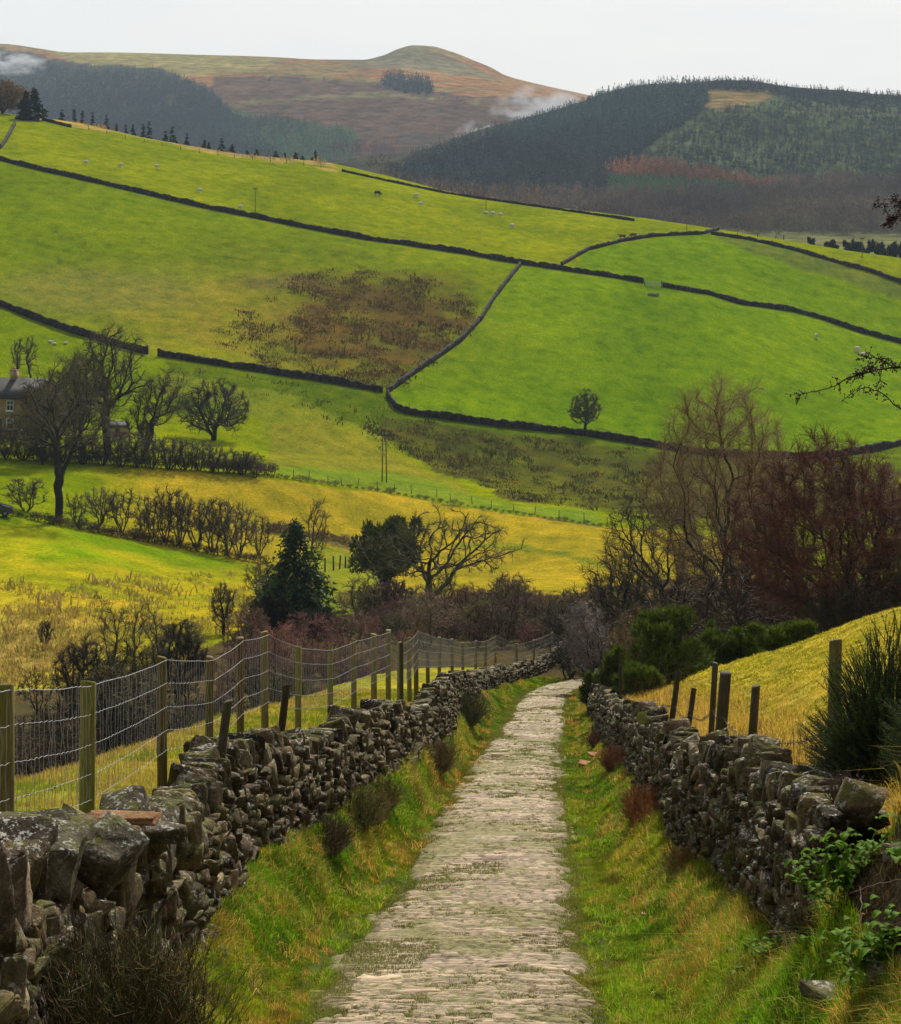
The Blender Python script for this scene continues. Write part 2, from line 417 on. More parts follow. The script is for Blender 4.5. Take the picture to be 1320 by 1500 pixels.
G_UP = (.138, .170, .0008); G_R = (.100, .168, .0006); G_L = (.108, .154, .0008); YEL = (.26, .20, .012); G_MID = (.070, .105, .003)
RUSH = (.085, .06, .014); STRAW = (.28, .20, .06); G_DK = (.060, .075, .010)
def ground_color(X, Y):
    d = np.maximum(Y, 5.)
    px = CX+F*X/d; Z = zg(X, Y); py = HY-F*Z/d
    jx = (fbm(X*.12, Y*.12, 31, 3)-.5); px = px+jx*26; py = py+(fbm(X*.12+9, Y*.12, 33, 3)-.5)*14
    n1 = fbm(X*.03, Y*.03, 41, 4); n2 = fbm(X*.2, Y*.2, 43, 3)
    C = np.empty(X.shape+(3,)); C[:] = G_UP
    def put(mask, col, k=1.0):
        mk = (mask*k)[..., None] if not np.isscalar(k) else (mask.astype(float)*k)[..., None]
        C[:] = C*(1-mk)+np.array(col)*mk
    def seg(poly): return inpoly(px, py, poly)
    far = Y > 100
    put(seg(W1+[(945, 415), (762, 389)]+W2+W3b[::-1]+W3a[::-1]) & far, G_L)
    put(seg(W2+W4[:8]+[(1400, 670), (1400, 525)]+W1b[::-1]) & far, G_R)
    put(seg([(830, 397)]+W5[1:]+W6+W1b[::-1]) & far, G_R)
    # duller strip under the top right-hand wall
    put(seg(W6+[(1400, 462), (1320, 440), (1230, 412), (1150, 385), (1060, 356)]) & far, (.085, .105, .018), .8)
    # brownish worn ground and rushes
    e = np.exp(-(((px-400)/240)**2+((py-470)/80)**2)); put(far & (py < 580), (.17, .135, .018), np.clip(e*1.25*(.1+n2), 0, .75)*(py > 330))
    e = np.exp(-(((px-130)/130)**2+((py-425)/28)**2)); put(far & (py < 500), (.17, .155, .03), np.clip(e*1.2, 0, .6))
    put(seg([(350, 470), (430, 440), (520, 420), (560, 395), (650, 410), (690, 440), (700, 470), (640, 528), (575, 568), (480, 552), (390, 535), (345, 505)]) & far | far & (py < 575) & (py > 395) & (px > 330) & (px < 700) & (px < 757-(py-395)*1.05), RUSH, np.clip((.1+1.5*n2)*1.35*np.exp(-(((px-560)/150)**2+((py-482)/82)**2)**1.6), 0, 1))
    e = np.exp(-(((px-420)/70)**2+((py-412)/8)**2)); put(far, (.12, .09, .03), np.clip(e, 0, .7))
    # below the long wall
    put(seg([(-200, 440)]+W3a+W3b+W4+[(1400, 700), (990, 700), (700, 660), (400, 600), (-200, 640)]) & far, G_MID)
    put(seg([(-200, 420), (0, 449), (150, 501), (240, 524), (240, 620), (-200, 640)]) & far, G_L)
    put(seg([(240, 540), (330, 560), (420, 575), (560, 640), (600, 690), (560, 720), (400, 690), (370, 600), (240, 580)]) & far, (.125, .15, .010), .9)
    put(seg([(400, 620), (470, 612), (560, 655), (690, 720), (700, 742), (500, 706), (390, 690)]) & far, (.16, .155, .012), .9)
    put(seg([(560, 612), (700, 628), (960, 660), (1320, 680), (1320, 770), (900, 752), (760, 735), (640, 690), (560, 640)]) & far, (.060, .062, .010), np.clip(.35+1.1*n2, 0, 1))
    put(seg([(400, 682), (560, 690), (650, 710), (760, 742), (880, 752), (880, 770), (700, 742), (560, 716), (400, 694)]) & far, (.12, .175, .01), .9)
    put(seg([(330, 700), (480, 712), (560, 722), (720, 747), (880, 770), (880, 778), (720, 756), (540, 732), (330, 706)]) & far, (.07, .055, .02), .8)
    # yellow hay field
    put(seg([(-100, 676), (160, 684), (390, 700), (560, 722), (720, 748), (880, 772), (1130, 790), (1130, 900), (400, 860), (300, 830), (100, 760), (-100, 740)]) & far, YEL, .92)
    e = sm(px, 260, 60)*far*(py > 670)*(py < 770); put(e > 0, G_L, np.clip(e*1.3, 0, .95))
    put(seg([(400, 770), (480, 782), (560, 800), (560, 812), (470, 796), (390, 782)]) & far, (.10, .075, .03), .8)
    put(seg([(660, 793), (760, 797), (900, 826), (900, 833), (760, 806), (660, 800)]) & far, (.12, .15, .012), .8)
    put(seg([(440, 800), (540, 810), (560, 850), (540, 900), (420, 890)]) & far, (.14, .17, .012), .8)
    # near-left field, green at the top, yellow and rough below
    lf = seg([(-300, 745), (0, 752), (120, 780), (250, 802), (372, 826), (420, 880), (380, 940), (250, 1100), (-300, 1100)]) & far
    t = sm(py, 770, 905); g = np.array((.115, .185, .002)); yy = np.array((.30, .23, .01))
    mk = lf[..., None]; k = np.clip(t*.75+(n2-.5)*1.1+.1, 0, 1)[..., None]
    C[:] = np.where(mk, g*(1-k)+yy*k, C)
    e = np.exp(-(((px-10)/130)**2+((py-945)/50)**2)); put(lf, (.26, .185, .05), np.clip(e*1.1*(.3+n2), 0, .8))
    # ridge strip of straw grass beyond the top wall
    put(seg([(60, 165), (60, 176), (110, 184), (230, 205), (330, 228), (440, 240), (500, 250), (480, 225), (200, 150)]) & (Y > 500), (.27, .20, .05))
    put((Y > 625), (.12, .105, .03))
    put((Y > 660) & (px > 1150), (.16, .17, .04))
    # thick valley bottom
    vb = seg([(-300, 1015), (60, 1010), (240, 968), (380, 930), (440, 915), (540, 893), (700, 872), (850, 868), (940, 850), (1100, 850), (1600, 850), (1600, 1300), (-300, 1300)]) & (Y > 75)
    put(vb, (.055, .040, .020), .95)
    # ---- near zone
    Yc = np.clip(Y, -20, 130); nz = Y < 100
    lx = lane_x(Yc); wl = wl_x(Yc); wr = wr_x(Yc)
    gn = fbm(X*1.1, Y*.7, 51, 4)
    gg = np.array((.05, .065, .006))*(1-gn[..., None])+np.array((.09, .07, .015))*gn[..., None]
    C[:] = np.where(nz[..., None], gg, C)
    lane_near = nz & (np.abs(X-lx) < LANE_HW+.3)
    put(lane_near, (.12, .10, .055), .7)
    rn = fbm(X*.5, Y*.35, 61, 4); rf = nz & (X > wr+.5)
    rc = np.array((.22, .20, .008))*(1-rn[..., None])+np.array((.36, .27, .04))*rn[..., None]
    C[:] = np.where(rf[..., None], rc, C)
    R = X-wr
    put(nz & (Y < 14.5) & (X > 2.2), (.035, .025, .015), .95)
    put(rf, (.30, .19, .07), np.clip((1-sm(R, .8, 2.6+2*gn))*.8, 0, 1))
    Lf = wl-X; lf2 = nz & (Lf > .4); lc = np.array((.16, .19, .012))*(1-gn[..., None])+np.array((.26, .2, .03))*gn[..., None]
    C[:] = np.where(lf2[..., None], lc, C)
    put(nz & (Lf > 3.2+.04*np.clip(Y-20, 0, 30)), (.05, .042, .018), .95)
    return C

# ground sheet
u = np.linspace(-.46, .46, 660)
ys = [-14.]
while ys[-1] < 1480:
    y = ys[-1]; ys.append(y+(max(.07, .006*y) if y < 130 else (.0052*y if y < 640 else .02*y)))
yv = np.array(ys); UU, YY = np.meshgrid(u, yv); XX = UU*(YY+18)
# widen far rows so that the ground covers the whole of the view
XX = XX*(1+.05*sm(YY, 60, 200))
ZZ = zg(XX, YY, True)
nr, nc = XX.shape
idx = np.arange(nr*nc).reshape(nr, nc)
q = np.stack([idx[:-1, :-1], idx[:-1, 1:], idx[1:, 1:], idx[1:, :-1]], -1).reshape(-1, 4)
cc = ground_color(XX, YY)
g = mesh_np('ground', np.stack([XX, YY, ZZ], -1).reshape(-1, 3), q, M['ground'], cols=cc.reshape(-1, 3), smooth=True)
tag(g, kind='structure')
print('ground', len(q), time.time()-T0)

# ------------------------------------------------------------------ lane of setts
def build_lane():
    yy = [6.5]
    while yy[-1] < 103: yy.append(yy[-1]+max(.016, .00155*yy[-1]))
    yy = np.array(yy); ss = np.linspace(-1.55, 1.55, 112)
    S, Y = np.meshgrid(ss, yy); LANE_HW = 1.18-.26*sm(Y, 45, 85)
    X = lane_x(Y)+S
    R = np.random.default_rng(3)
    tw = R.uniform(.06, .16, 1400)*(1+.5*(R.random(1400) > .85)); cum = np.concatenate([[0], np.cumsum(tw)])+6
    Yw = Y+.34*(fbm(S*1.3, Y*.9, 71, 3)-.5)+.12*(fbm(S*4, Y*3, 72, 3)-.5)+.05*S
    r = np.clip(np.searchsorted(cum, Yw)-1, 0, len(tw)-1)
    ft = (Yw-cum[r])/tw[r]
    w = R.uniform(.15, .55, 1400)[r]; off = R.uniform(0, 3, 1400)[r]
    sv = (S+off+.06*(vnoise(S*4, r*.7, 73)-.5))/w; c = np.floor(sv); fs = sv-c
    fs = np.clip(fs+.25*(vnoise(S*7, Y*9, 85)-.5), 0, 1); ft = np.clip(ft+.30*(vnoise(S*5, Y*8, 86)-.5), 0, 1)
    h1 = hash2(c, r, 5); h2 = hash2(c, r, 6); h3 = hash2(c, r, 7)
    e = np.minimum(np.minimum(ft, 1-ft)*tw[r], np.minimum(fs, 1-fs)*w*.8)
    dome = sm(e, .0, .028)
    z = .045*dome+.035*(h1-.5)+.055*(h2-.5)*(ft-.5)*dome+.02*(h3-.5)*(fs-.5)+.010*(fbm(S*12, Y*12, 74, 2)-.5)
    worn = sm(fbm(S*.9, Y*.5, 75, 3), .45, .7)
    z = z*(1-.45*worn)+.035*(fbm(S*1.5, Y*4.5, 87, 3)-.5)
    edge = sm(np.abs(S)+.9*(fbm(S*.8+3, Y*.9, 76, 4)-.5), LANE_HW-.12, LANE_HW+.10)
    base = zg(X, Y)
    camber = .05*(1-(S/1.4)**2)
    Z = lane_z(Y)+z+camber-.015
    Z = np.where(np.abs(S) > LANE_HW, base+z*.3, Z); Z = Z*(1-edge)+(base-.05)*edge
    Z = Z-np.where(np.abs(S) > 1.5, .25, 0)
    tone = (.5+.8*h1)[..., None]*[.86, .80, .70]
    st = np.array((.50, .40, .30)); st2 = np.array((.34, .275, .205)); 
    C = (st*h3[..., None]+st2*(1-h3[..., None]))*tone*.95
    gap = 1-sm(e, .012, .030); gr = sm(fbm(S*1.3, Y*.9, 77, 4), .44, .6)
    gc = np.array((.075, .052, .03))*(1-gr[..., None])+np.array((.09, .10, .018))*gr[..., None]
    k = np.clip(gap*(.75+.6*fbm(S*2, Y*1.3, 81, 3)), 0, .95)[..., None]; C = C*(1-k)+gc*k
    dust = sm(fbm(S*2.2, Y*1.6, 78, 4), .42, .66)[..., None]; C = C*(1-.3*dust)+np.array((.27, .215, .15))*.3*dust
    og = sm(fbm(S*1.1+9, Y*.8, 83, 4)+.12*(vnoise(S*9, Y*12, 84)-.5), .53, .60)[..., None]; C = C*(1-.6*og)+np.array((.14, .135, .035))*.6*og
    mud = sm(np.abs(S)+.7*(fbm(S*1.5, Y*.9, 79, 4)-.5), .80, 1.15)[..., None]; C = C*(1-.8*mud)+np.array((.125, .105, .035))*.8*mud
    nr, nc = X.shape; idx = np.arange(nr*nc).reshape(nr, nc)
    q = np.stack([idx[:-1, :-1], idx[:-1, 1:], idx[1:, 1:], idx[1:, :-1]], -1).reshape(-1, 4)
    o = mesh_np('path', np.stack([X, Y, Z], -1).reshape(-1, 3), q, M['path'], cols=C.reshape(-1, 3), smooth=True)
    tag(o, kind='structure')
build_lane()

# ------------------------------------------------------------------ camera, world, sun
cam = bpy.data.cameras.new('camera'); co = link('camera', cam); scene.camera = co
co.location = (0, 0, 0); co.rotation_euler = (math.radians(90), 0, 0)
cam.sensor_fit = 'HORIZONTAL'; cam.sensor_width = 36; cam.lens = F/1320*36; cam.shift_y = -(750-HY)/1320.
cam.clip_end = 20000; cam.clip_start = .1
SUN_EL = math.radians(42); SUN_AZ = math.radians(14)    # azimuth from +Y (into the view) towards +X
w = bpy.data.worlds.new('World'); scene.world = w; w.use_nodes = True
nt = w.node_tree; bg = nt.nodes['Background']; out = nt.nodes['World Output']
sky = N(nt, 'ShaderNodeTexSky'); sky.sky_type = 'NISHITA'; sky.sun_disc = False
sky.sun_elevation = SUN_EL; sky.sun_rotation = SUN_AZ; sky.air_density = 1.5; sky.dust_density = 3
nt.links.new(sky.outputs[0], bg.inputs[0]); bg.inputs[1].default_value = .1
tc = N(nt, 'ShaderNodeTexCoord').outputs['Generated']
sx = N(nt, 'ShaderNodeSeparateXYZ'); nt.links.new(tc, sx.inputs[0])
n1 = noise(nt, 2.2, 6, .6, tc, (1, 1, 5))
cl = ramp(nt, n1, [(.30, (.80, .85, .90)), (.60, (.95, .95, .94))])
dirg = ramp(nt, N(nt, 'ShaderNodeMapRange').outputs[0], [(0, (.22, .23, .25)), (.80, (1, 1, 1))])
mr = [n for n in nt.nodes if n.bl_idname == 'ShaderNodeMapRange'][0]
nt.links.new(sx.outputs[1], mr.inputs[0]); mr.inputs[1].default_value = -1; mr.inputs[2].default_value = 1
clc = mix(nt, 1, cl, dirg, 'MULTIPLY')
bg2 = N(nt, 'ShaderNodeBackground'); nt.links.new(clc, bg2.inputs[0]); bg2.inputs[1].default_value = .745
ms = N(nt, 'ShaderNodeMixShader'); ms.inputs[0].default_value = .88
nt.links.new(bg.outputs[0], ms.inputs[1]); nt.links.new(bg2.outputs[0], ms.inputs[2]); nt.links.new(ms.outputs[0], out.inputs[0])
sl = bpy.data.lights.new('sun', 'SUN'); so = link('sun', sl); sl.energy = 4.8; sl.angle = math.radians(3.5); sl.color = (1, .95, .86)
dx, dy = math.sin(SUN_AZ)*math.cos(SUN_EL), math.cos(SUN_AZ)*math.cos(SUN_EL)
so.rotation_euler = (math.radians(90)-SUN_EL, 0, math.atan2(dx, -dy))
scene.view_settings.view_transform = 'Standard'; scene.view_settings.look = 'None'; scene.view_settings.exposure = .38; scene.view_settings.gamma = 1
cy = scene.cycles
cy.use_denoising = True; cy.denoising_prefilter = 'ACCURATE'; cy.denoising_input_passes = 'RGB_ALBEDO_NORMAL'; cy.sample_clamp_direct = 4; cy.sample_clamp_indirect = 1.5; cy.max_bounces = 5; cy.diffuse_bounces = 3; cy.glossy_bounces = 2; cy.transmission_bounces = 3; cy.volume_bounces = 0
cy.transparent_max_bounces = 8; cy.caustics_reflective = False; cy.caustics_refractive = False
scene.render.use_persistent_data = False
# ------------------------------------------------------------------ dry stone walls
def rock_template(seed, npts=13, detail=0, ex=.45):
    r = np.random.default_rng(seed); bm = bmesh.new()
    for _ in range(npts):
        v = r.uniform(-1, 1, 3); v = np.sign(v)*np.abs(v)**ex
        v *= r.uniform(.78, 1)
        bm.verts.new(v)
    bmesh.ops.convex_hull(bm, input=bm.verts)
    bmesh.ops.delete(bm, geom=[v for v in bm.verts if not v.link_faces], context='VERTS')
    bmesh.ops.bevel(bm, geom=bm.edges[:]+bm.verts[:], offset=.10 if detail else .07, segments=2 if detail else 1, affect='EDGES', clamp_overlap=True)
    bmesh.ops.triangulate(bm, faces=bm.faces)
    for _ in range(detail):
        bmesh.ops.subdivide_edges(bm, edges=[e for e in bm.edges if e.calc_length() > (.28 if detail == 1 else .14)], cuts=1)
        bmesh.ops.triangulate(bm, faces=bm.faces)
    V = np.array([v.co[:] for v in bm.verts]); Fa = np.array([[v.index for v in f.verts] for f in bm.faces])
    bm.free()
    if detail:
        n = V/np.linalg.norm(V, axis=1)[:, None]
        a = (fbm(V[:, 0]*1.7+V[:, 2]*.9+seed, V[:, 1]*1.7-V[:, 2]*1.3, seed, 4)-.5)*.26
        b = (fbm(V[:, 0]*6+V[:, 2]*3, V[:, 1]*6-V[:, 2]*4+seed, seed+3, 3)-.5)*.08
        V = V+n*(a+b)[:, None]
    return V, Fa
T_LO = [rock_template(100+i, 12) for i in range(24)]
T_MD = [rock_template(200+i, 13, 1) for i in range(16)]
T_HI = [rock_template(300+i, 18, 3) for i in range(12)]

T_BIG = [rock_template(400+i, 40, 3, .62) for i in range(12)]

def add_rock(mb, T, c, half, R, tone):
    V, Fa = T
    V = (V*np.asarray(half))@R.T+np.asarray(c)
    mb.add(V, Fa, col=tone)

rr = np.random.default_rng(21)
def tone():
    k = rr.lognormal(-.12, .45); w = rr.random(); return (k*(1+.25*w), k*(1+.04*w), k*rr.uniform(.75, 1.05))

def lane_wall(side, y0, y1, wx, wh, bk, label, matf, matc):
    """side=-1: the wall left of the lane (face looks +x)"""
    s = -side; wh0 = wh; wx0 = wx
    wh = lambda y: wh0(y)*(1+.24*(vnoise(np.asarray(y)*.55, np.asarray(y)*0, 31+side)-.5)+.14*(vnoise(np.asarray(y)*1.9, np.asarray(y)*0, 35+side)-.5))
    wx = lambda y: wx0(y)+.16*(vnoise(np.asarray(y)*.4, np.asarray(y)*0, 41+side)-.5)
    root = empty('dry_stone_wall', (float(wx(20.)), 20, float(zg(wx(20.), 20.))), label, 'wall'); root['kind'] = 'thing'
    off = np.array(root.location)
    face = MB(); y = y0
    # rubble core: dark slab added to block light between the face stones
    Ys = np.arange(y0, y1+.5, .5); X = wx(Ys)
    Zb = zg(X-side*-.05, Ys)-.4
    Zb = zg(X+s*.15, Ys)-.3
    H = wh(Ys); Zt = zg(X+s*.15, Ys)+H-.25
    n = len(Ys)
    a = np.stack([X-s*.14, Ys, Zb], -1); b = np.stack([X-s*.12, Ys, Zt], -1)
    c = np.stack([X-s*.40, Ys, Zt], -1); d = np.stack([X-s*.42, Ys, Zb], -1)
    V = np.vstack([a, b, c, d]); i = np.arange(n-1)
    fs = []
    for p, q in ((0, 1), (1, 2), (2, 3)):
        fs.append(np.stack([p*n+i, p*n+i+1, q*n+i+1, q*n+i], -1))
    face.add(V, np.vstack(fs), col=(.55, .5, .45))
    # face stones in rough courses
    y = y0
    slot = []
    while y < y1:
        far = max(1., y/26.); near = y < 17
        base = float(zg(wx(y)+s*.12, y)); top = base+float(wh(y))-.26
        z = base-.12+rr.uniform(-.05, .05)
        L = min(.42, max(.09, rr.lognormal(-1.62, .38)))*min(far, 1.5)*(1.75 if near and side < 0 else 1)
        while z < top:
            h = min(.24, max(.04, rr.lognormal(-2.4, .42)))*min(far, 1.35)*((1.7 if side < 0 else 1.1) if near else 1)
            ll = L*rr.uniform(.75, 1.3)
            batter = .10*(1-(z-base)/1.2)
            x = float(wx(y))-s*(.10-batter)+s*rr.uniform(-.045, .055)
            ang = math.atan2(float(wx(y+.5)-wx(y-.5)), 1.)
            R = rot(rr.normal(0, .10)+(rr.normal(0, .35) if near or rr.random() < .12 else 0), rr.normal(0, .12), -ang+rr.normal(0, .22))
            T = T_MD[rr.integers(16)] if y < 30 else T_LO[rr.integers(24)]
            if y < 16: T = T_HI[rr.integers(12)]
            add_rock(face, T, (x, y+rr.uniform(-.06, .06), z+h/2), (rr.uniform(.10, .16), ll*.62, h*.68), R, tone())
            z += h*.93
        y += L*.92
    face.build('wall_face', matf, root, off=off)
    # coping: stones set on edge along the top
    rest = MB(); y = y0; k = 0; ncop = 0
    while y < y1:
        near = y < 16.5
        big = 1.0
        th = rr.uniform(.09, .20)*(2.6 if near and side < 0 else 1.15 if near else 1)*max(1, y/60)
        hgt = rr.uniform(.15, .25)*(1.5 if near and side < 0 else .95 if near else 1)
        wid = rr.uniform(.20, .30)*(1.15 if near else 1)
        if side > 0 and y < 15: wid *= .7; hgt *= .7
        x = float(wx(y))-s*.26+s*rr.uniform(-.05, .05)
        base = float(zg(wx(y)+s*.12, y))+float(wh(y))-.24
        ang = math.atan2(float(wx(y+.5)-wx(y-.5)), 1.)
        R = rot(rr.normal(.25, .22 if not near else .12), rr.normal(0, .16 if not near else .1), -ang+rr.normal(0, .2))
        c = (x, y+th*.5, base+hgt*.62+rr.uniform(-.03, .04))
        if y < y0+1 or ncop >= 99 or y > 48:
            add_rock(rest, T_LO[rr.integers(24)], c, (wid, th*.62, hgt), R, tone())
        else:
            V, Fa = (T_BIG[rr.integers(12)] if y < 26 else T_MD[rr.integers(16)])
            V = (V*np.array((wid, th*.62, hgt)))@R.T
            o = mesh_np('coping_stone', V, Fa, matc, root, cols=np.broadcast_to(tone(), V.shape), smooth=False)
            o.location = tuple(np.array(c)-off); ncop += 1
        y += th*.98
    tag(rest.build('coping', matc, root, off=off), kind='stuff')
    return root
lane_wall(-1, 6.5, 121, wl_x, wl_h, bk_l, 'long rough dry stone wall left of the lane, in front of the wire netting fence', M['rock'], M['rock_top'])
lane_wall(1, 13.3, 92, wr_x, wr_h, bk_r, 'mossy dry stone wall on the right of the lane below the sloping yellow field', M['rock_r'], M['rock_top'])
print('walls', time.time()-T0)

def lone_rock(name, px, py, d, half, R, label, mat, det=T_HI, group=None, cat='stone', tn=(1, 1, 1), lift=0.):
    p = P(px, py, d); V, Fa = det[rr.integers(len(det))]
    V = (V*np.array(half))@R.T
    o = mesh_np(name, V, Fa, mat, cols=np.broadcast_to(tn, V.shape)); o.location = (p[0], p[1], p[2]+lift)
    return tag(o, label, cat, group)
# single stones that lie on the wall, in the verge and in the bank
def top_l(y): return float(zg(wl_x(y)+.12, y)+wl_h(y))
for px, d, half, R, lab, mt in [
    (60, 12.1, (.25, .26, .20), rot(.1, .25, .2), 'big rounded grey boulder capping the wall beside the first fence post', 'rock_top'),
    (152, 12.6, (.20, .22, .17), rot(.3, .5, -.3), 'big tilted grey boulder with a pale lichen ring, just below the red slab', 'rock_top'),
    (178, 13.5, (.27, .10, .032), rot(0, .06, .1), 'flat reddish brown sandstone slab lying across the top of the wall', 'red_rock'),
    (215, 14.9, (.30, .2, .09), rot(0, .1, .2), 'long pale lichen crusted coping slab behind the red slab', 'rock_top')]:
    z = top_l(d)+({'red_rock': .12}.get(mt, .02)); x = (px-CX)/F*d
    V, Fa = T_BIG[rr.integers(12)]; V = (V*np.array(half))@R.T
    o = mesh_np('boulder' if mt != 'red_rock' else 'stone_slab', V, Fa, M[mt], cols=np.ones(V.shape)); o.location = (x, d, z)
    tag(o, lab, 'stone')
for px, py, half, lab in [
    (876, 1107, (.34, .28, .03), 'thin flat stone slab lying on the grass against the right wall'),
    (862, 1120, (.30, .2, .035), 'flat grey stone sunk in the grass beside the lane, below the slab'),
    (292, 1388, (.10, .12, .06), 'dark fallen stone with a mossy patch at the foot of the left wall'),
    (318, 1398, (.09, .10, .05), 'small mossy stone in the grass at the foot of the left wall'),
    (1222, 1462, (.21, .17, .045), 'large flat grey stone sunk in the bright grass at the bottom right corner'),
    (1290, 1432, (.09, .08, .07), 'blocky brown stone on the earth bank above the large flat stone'),
    (1306, 1262, (.07, .07, .07), 'pinkish stone poking out of the top of the earth bank'),
    (1262, 1425, (.08, .06, .05), 'small angular grey stone on the earth bank, partly under moss'),
    (944, 1343, (.05, .05, .03), 'small pale stone in the verge by the right edge of the lane')]:
    p = hit1(px, py, 9, 70)
    V, Fa = T_HI[rr.integers(12)]; V = (V*np.array(half))@rot(.1, .1, rr.uniform(-.5, .5)).T
    o = mesh_np('stone_slab' if half[2] < .04 else 'stone', V, Fa, M['rock_r'] if half[2] > .04 else M['red_rock'], cols=np.full(V.shape, 1.5)); o.location = (p[0], p[1], p[2]+half[2]*.5)
    tag(o, lab, 'stone')

# ------------------------------------------------------------------ fences
fence_x = lambda y: wl_x(y)-.78
def solve_fence(px):
    d = np.linspace(9, 128, 2000); x = CX+F*fence_x(d)/d
    return float(np.interp(px, x, d))
def post_mesh(h, r, tilt=(0, 0), n=12, square=False, seed=0):
    q = np.random.default_rng(seed); mb = MB()
    hs = np.array([-.35, 0, h*.3, h*.62, h-.012, h]); rd = r*np.array([1.03, 1.02, 1.0, .985, .97, .90])
    th = np.arange(n)*2*math.pi/n+q.uniform(0, 6)
    wob = 1+.05*np.sin(2*th+q.uniform(0, 6))+.03*q.normal(size=n)
    if square: wob = 1/np.maximum(np.abs(np.cos(th)), np.abs(np.sin(th)))*.95+.03*q.normal(size=n)
    V = []
    for k, (z, rad) in enumerate(zip(hs, rd)):
        V.append(np.stack([rad*wob*np.cos(th)+tilt[0]*z, rad*wob*np.sin(th)+tilt[1]*z, np.full(n, z)+(.012*np.cos(th*1+seed) if k >= 4 else 0)], -1))
    V = np.vstack(V); V = np.vstack([V, [[tilt[0]*h, tilt[1]*h, h+.004]]])
    j = np.arange(n); kq = (j+1) % n; f = []
    for i in range(5): f.append(np.stack([i*n+j, i*n+kq, (i+1)*n+kq, (i+1)*n+j], -1))
    mb.add(V, np.vstack(f), np.stack([5*n+j, 5*n+kq, np.full(n, 6*n)], -1))
    return mb
LP = [(6, 1003), (127, 998), (238, 962), (306, 963), (352, 934), (388, 926), (437, 946), (484, 949), (518.5, 936), (548, 929), (569, 923), (585, 941), (600, 934), (610, 922), (627, 929), (643.6, 933), (662.5, 936), (678, 941), (697, 938), (711, 938), (726, 930), (757, 943), (782, 937), (809, 926), (831, 937)]
root = empty('wire_fence', (fence_x(21.), 21, zg(fence_x(21.), 21.)), 'tall round post fence with woven wire netting running behind the left wall of the lane', 'fence')
off = np.array(root.location)
tops = []
extra = [(-130, 1010)]
q = np.random.default_rng(5)
for k, (px, py) in enumerate(extra+LP):
    d = solve_fence(px) if px > -100 else 11.4
    x = float(fence_x(d)); zt = -(py-HY)/F*d; zb = float(zg(x, d))
    r = {238: .052, 127: .062, 306: .048, 6: .07}.get(px, .052 if d < 40 else .06)
    mb = post_mesh(zt-zb, r, (q.normal(0, .008), q.normal(0, .012)), seed=k, square=(k % 4 == 3))
    o = mb.build('post', M['wood'], root, smooth=False); o.location = (x-off[0], d-off[1], zb-off[2])
    tops.append((x, d, zt))
tops.sort(key=lambda t: t[1])
net = MB()
tA = np.array(tops)
for i in range(len(tops)-1):
    a, b = tA[i], tA[i+1]; L = np.linalg.norm(b-a)
    m = max(6, int(L/.09)); t = np.linspace(0, 1, m)
    wr = min(max(.0028, a[1]*.00005), .0036)
    rows = []
    for k, dz in enumerate([-.035, -.27, -.52, -.76, -.96]):
        sag = -.014*np.sin(math.pi*t)
        kink = .006*np.sin(t*L/.17*math.pi*2+k)*(1 if k else .5)+.012*(vnoise(t*L*1.7+i*7, k+0*t, 90)-.5)
        p = a+(b-a)*t[:, None]; p[:, 2] += dz+sag+kink; p[:, 0] += .05
        rows.append(p); net.tube(p, wr*(1.25 if k == 0 else 1), 4, cap=False)
    nv = max(2, int(L/.155))
    for j in range(1, nv):
        u = j/nv+q.normal(0, .006); pts = []
        for p in rows:
            pts.append([np.interp(u+q.normal(0, .004), t, p[:, c]) for c in range(3)])
        pts = np.array(pts); mid = (pts[:-1]+pts[1:])/2; mid[:, 1] += q.normal(0, .012, len(mid)); mid[:, 0] += q.normal(0, .008, len(mid))
        al = np.empty((len(pts)+len(mid), 3)); al[0::2] = pts; al[1::2] = mid
        net.tube(al, wr*.8, 3, cap=False)
# barbed line under the netting
net.build('wire_netting', M['wire'], root, off=off)
for k, (px, py, pb, d, tl, lab) in enumerate([(334, 1027, 1092, 20.5, .13, 'short leaning old post close behind the left wall, between two tall fence posts'),
                                     (420, 1003, 1058, 28, .12, 'short weathered post leaning right beside the tall post behind the left wall'),
                                     (588, 941, 1010, 46, 0, 'grey short post standing close beside the cluster of tall fence posts')]):
    zt = -(py-HY)/F*d; x = (px-CX)/F*d; zb = float(zg(x-.05, d)); zb = min(zb, zt-.5)
    o = post_mesh(zt-zb, .05, (tl, 0), seed=50+k).build('old_post', M['old_wood']); o.location = (x-tl*(zt-zb), d, zb)
    tag(o, lab, 'post')

# old barbed fence on the right
root = empty('barbed_wire_fence', (4.6, 31, zg(4.6, 31.)), 'old fence of thin dark leaning posts strung with rusty barbed wire above the right wall', 'fence')
off = np.array(root.location)
RP = [(909, 958, 1018, 57, .055, 0), (981, 984, 1067, 39.5, .055, .13), (1006, 1008, 1071, 36, .05, .14), (1040, 971, 1078, 31.5, .045, .06), (1053, 985, 1090, 30, .085, .08), (1098, 1005, 1098, 25.5, .055, .07), (1219, 937, 1125, 18.5, .06, .02)]
bw = []
for k, (px, py, pb, d, r, tl) in enumerate(RP):
    x = (px-CX)/F*d; zt = -(py-HY)/F*d; zb = min(float(zg(x, d)), -(pb-HY)/F*d)
    h = zt-zb
    o = post_mesh(h, r, (tl, 0), seed=70+k, square=(k in (4, 6))).build('post', M['old_wood'] if k < 6 else M['wood'], root)
    o.location = (x-off[0], d-off[1], zb-off[2]); bw.append((x+tl*h*.5, d, zb+h*.5, zb+h*.05, x))
wire = MB(); bw.sort(key=lambda t: -t[1])
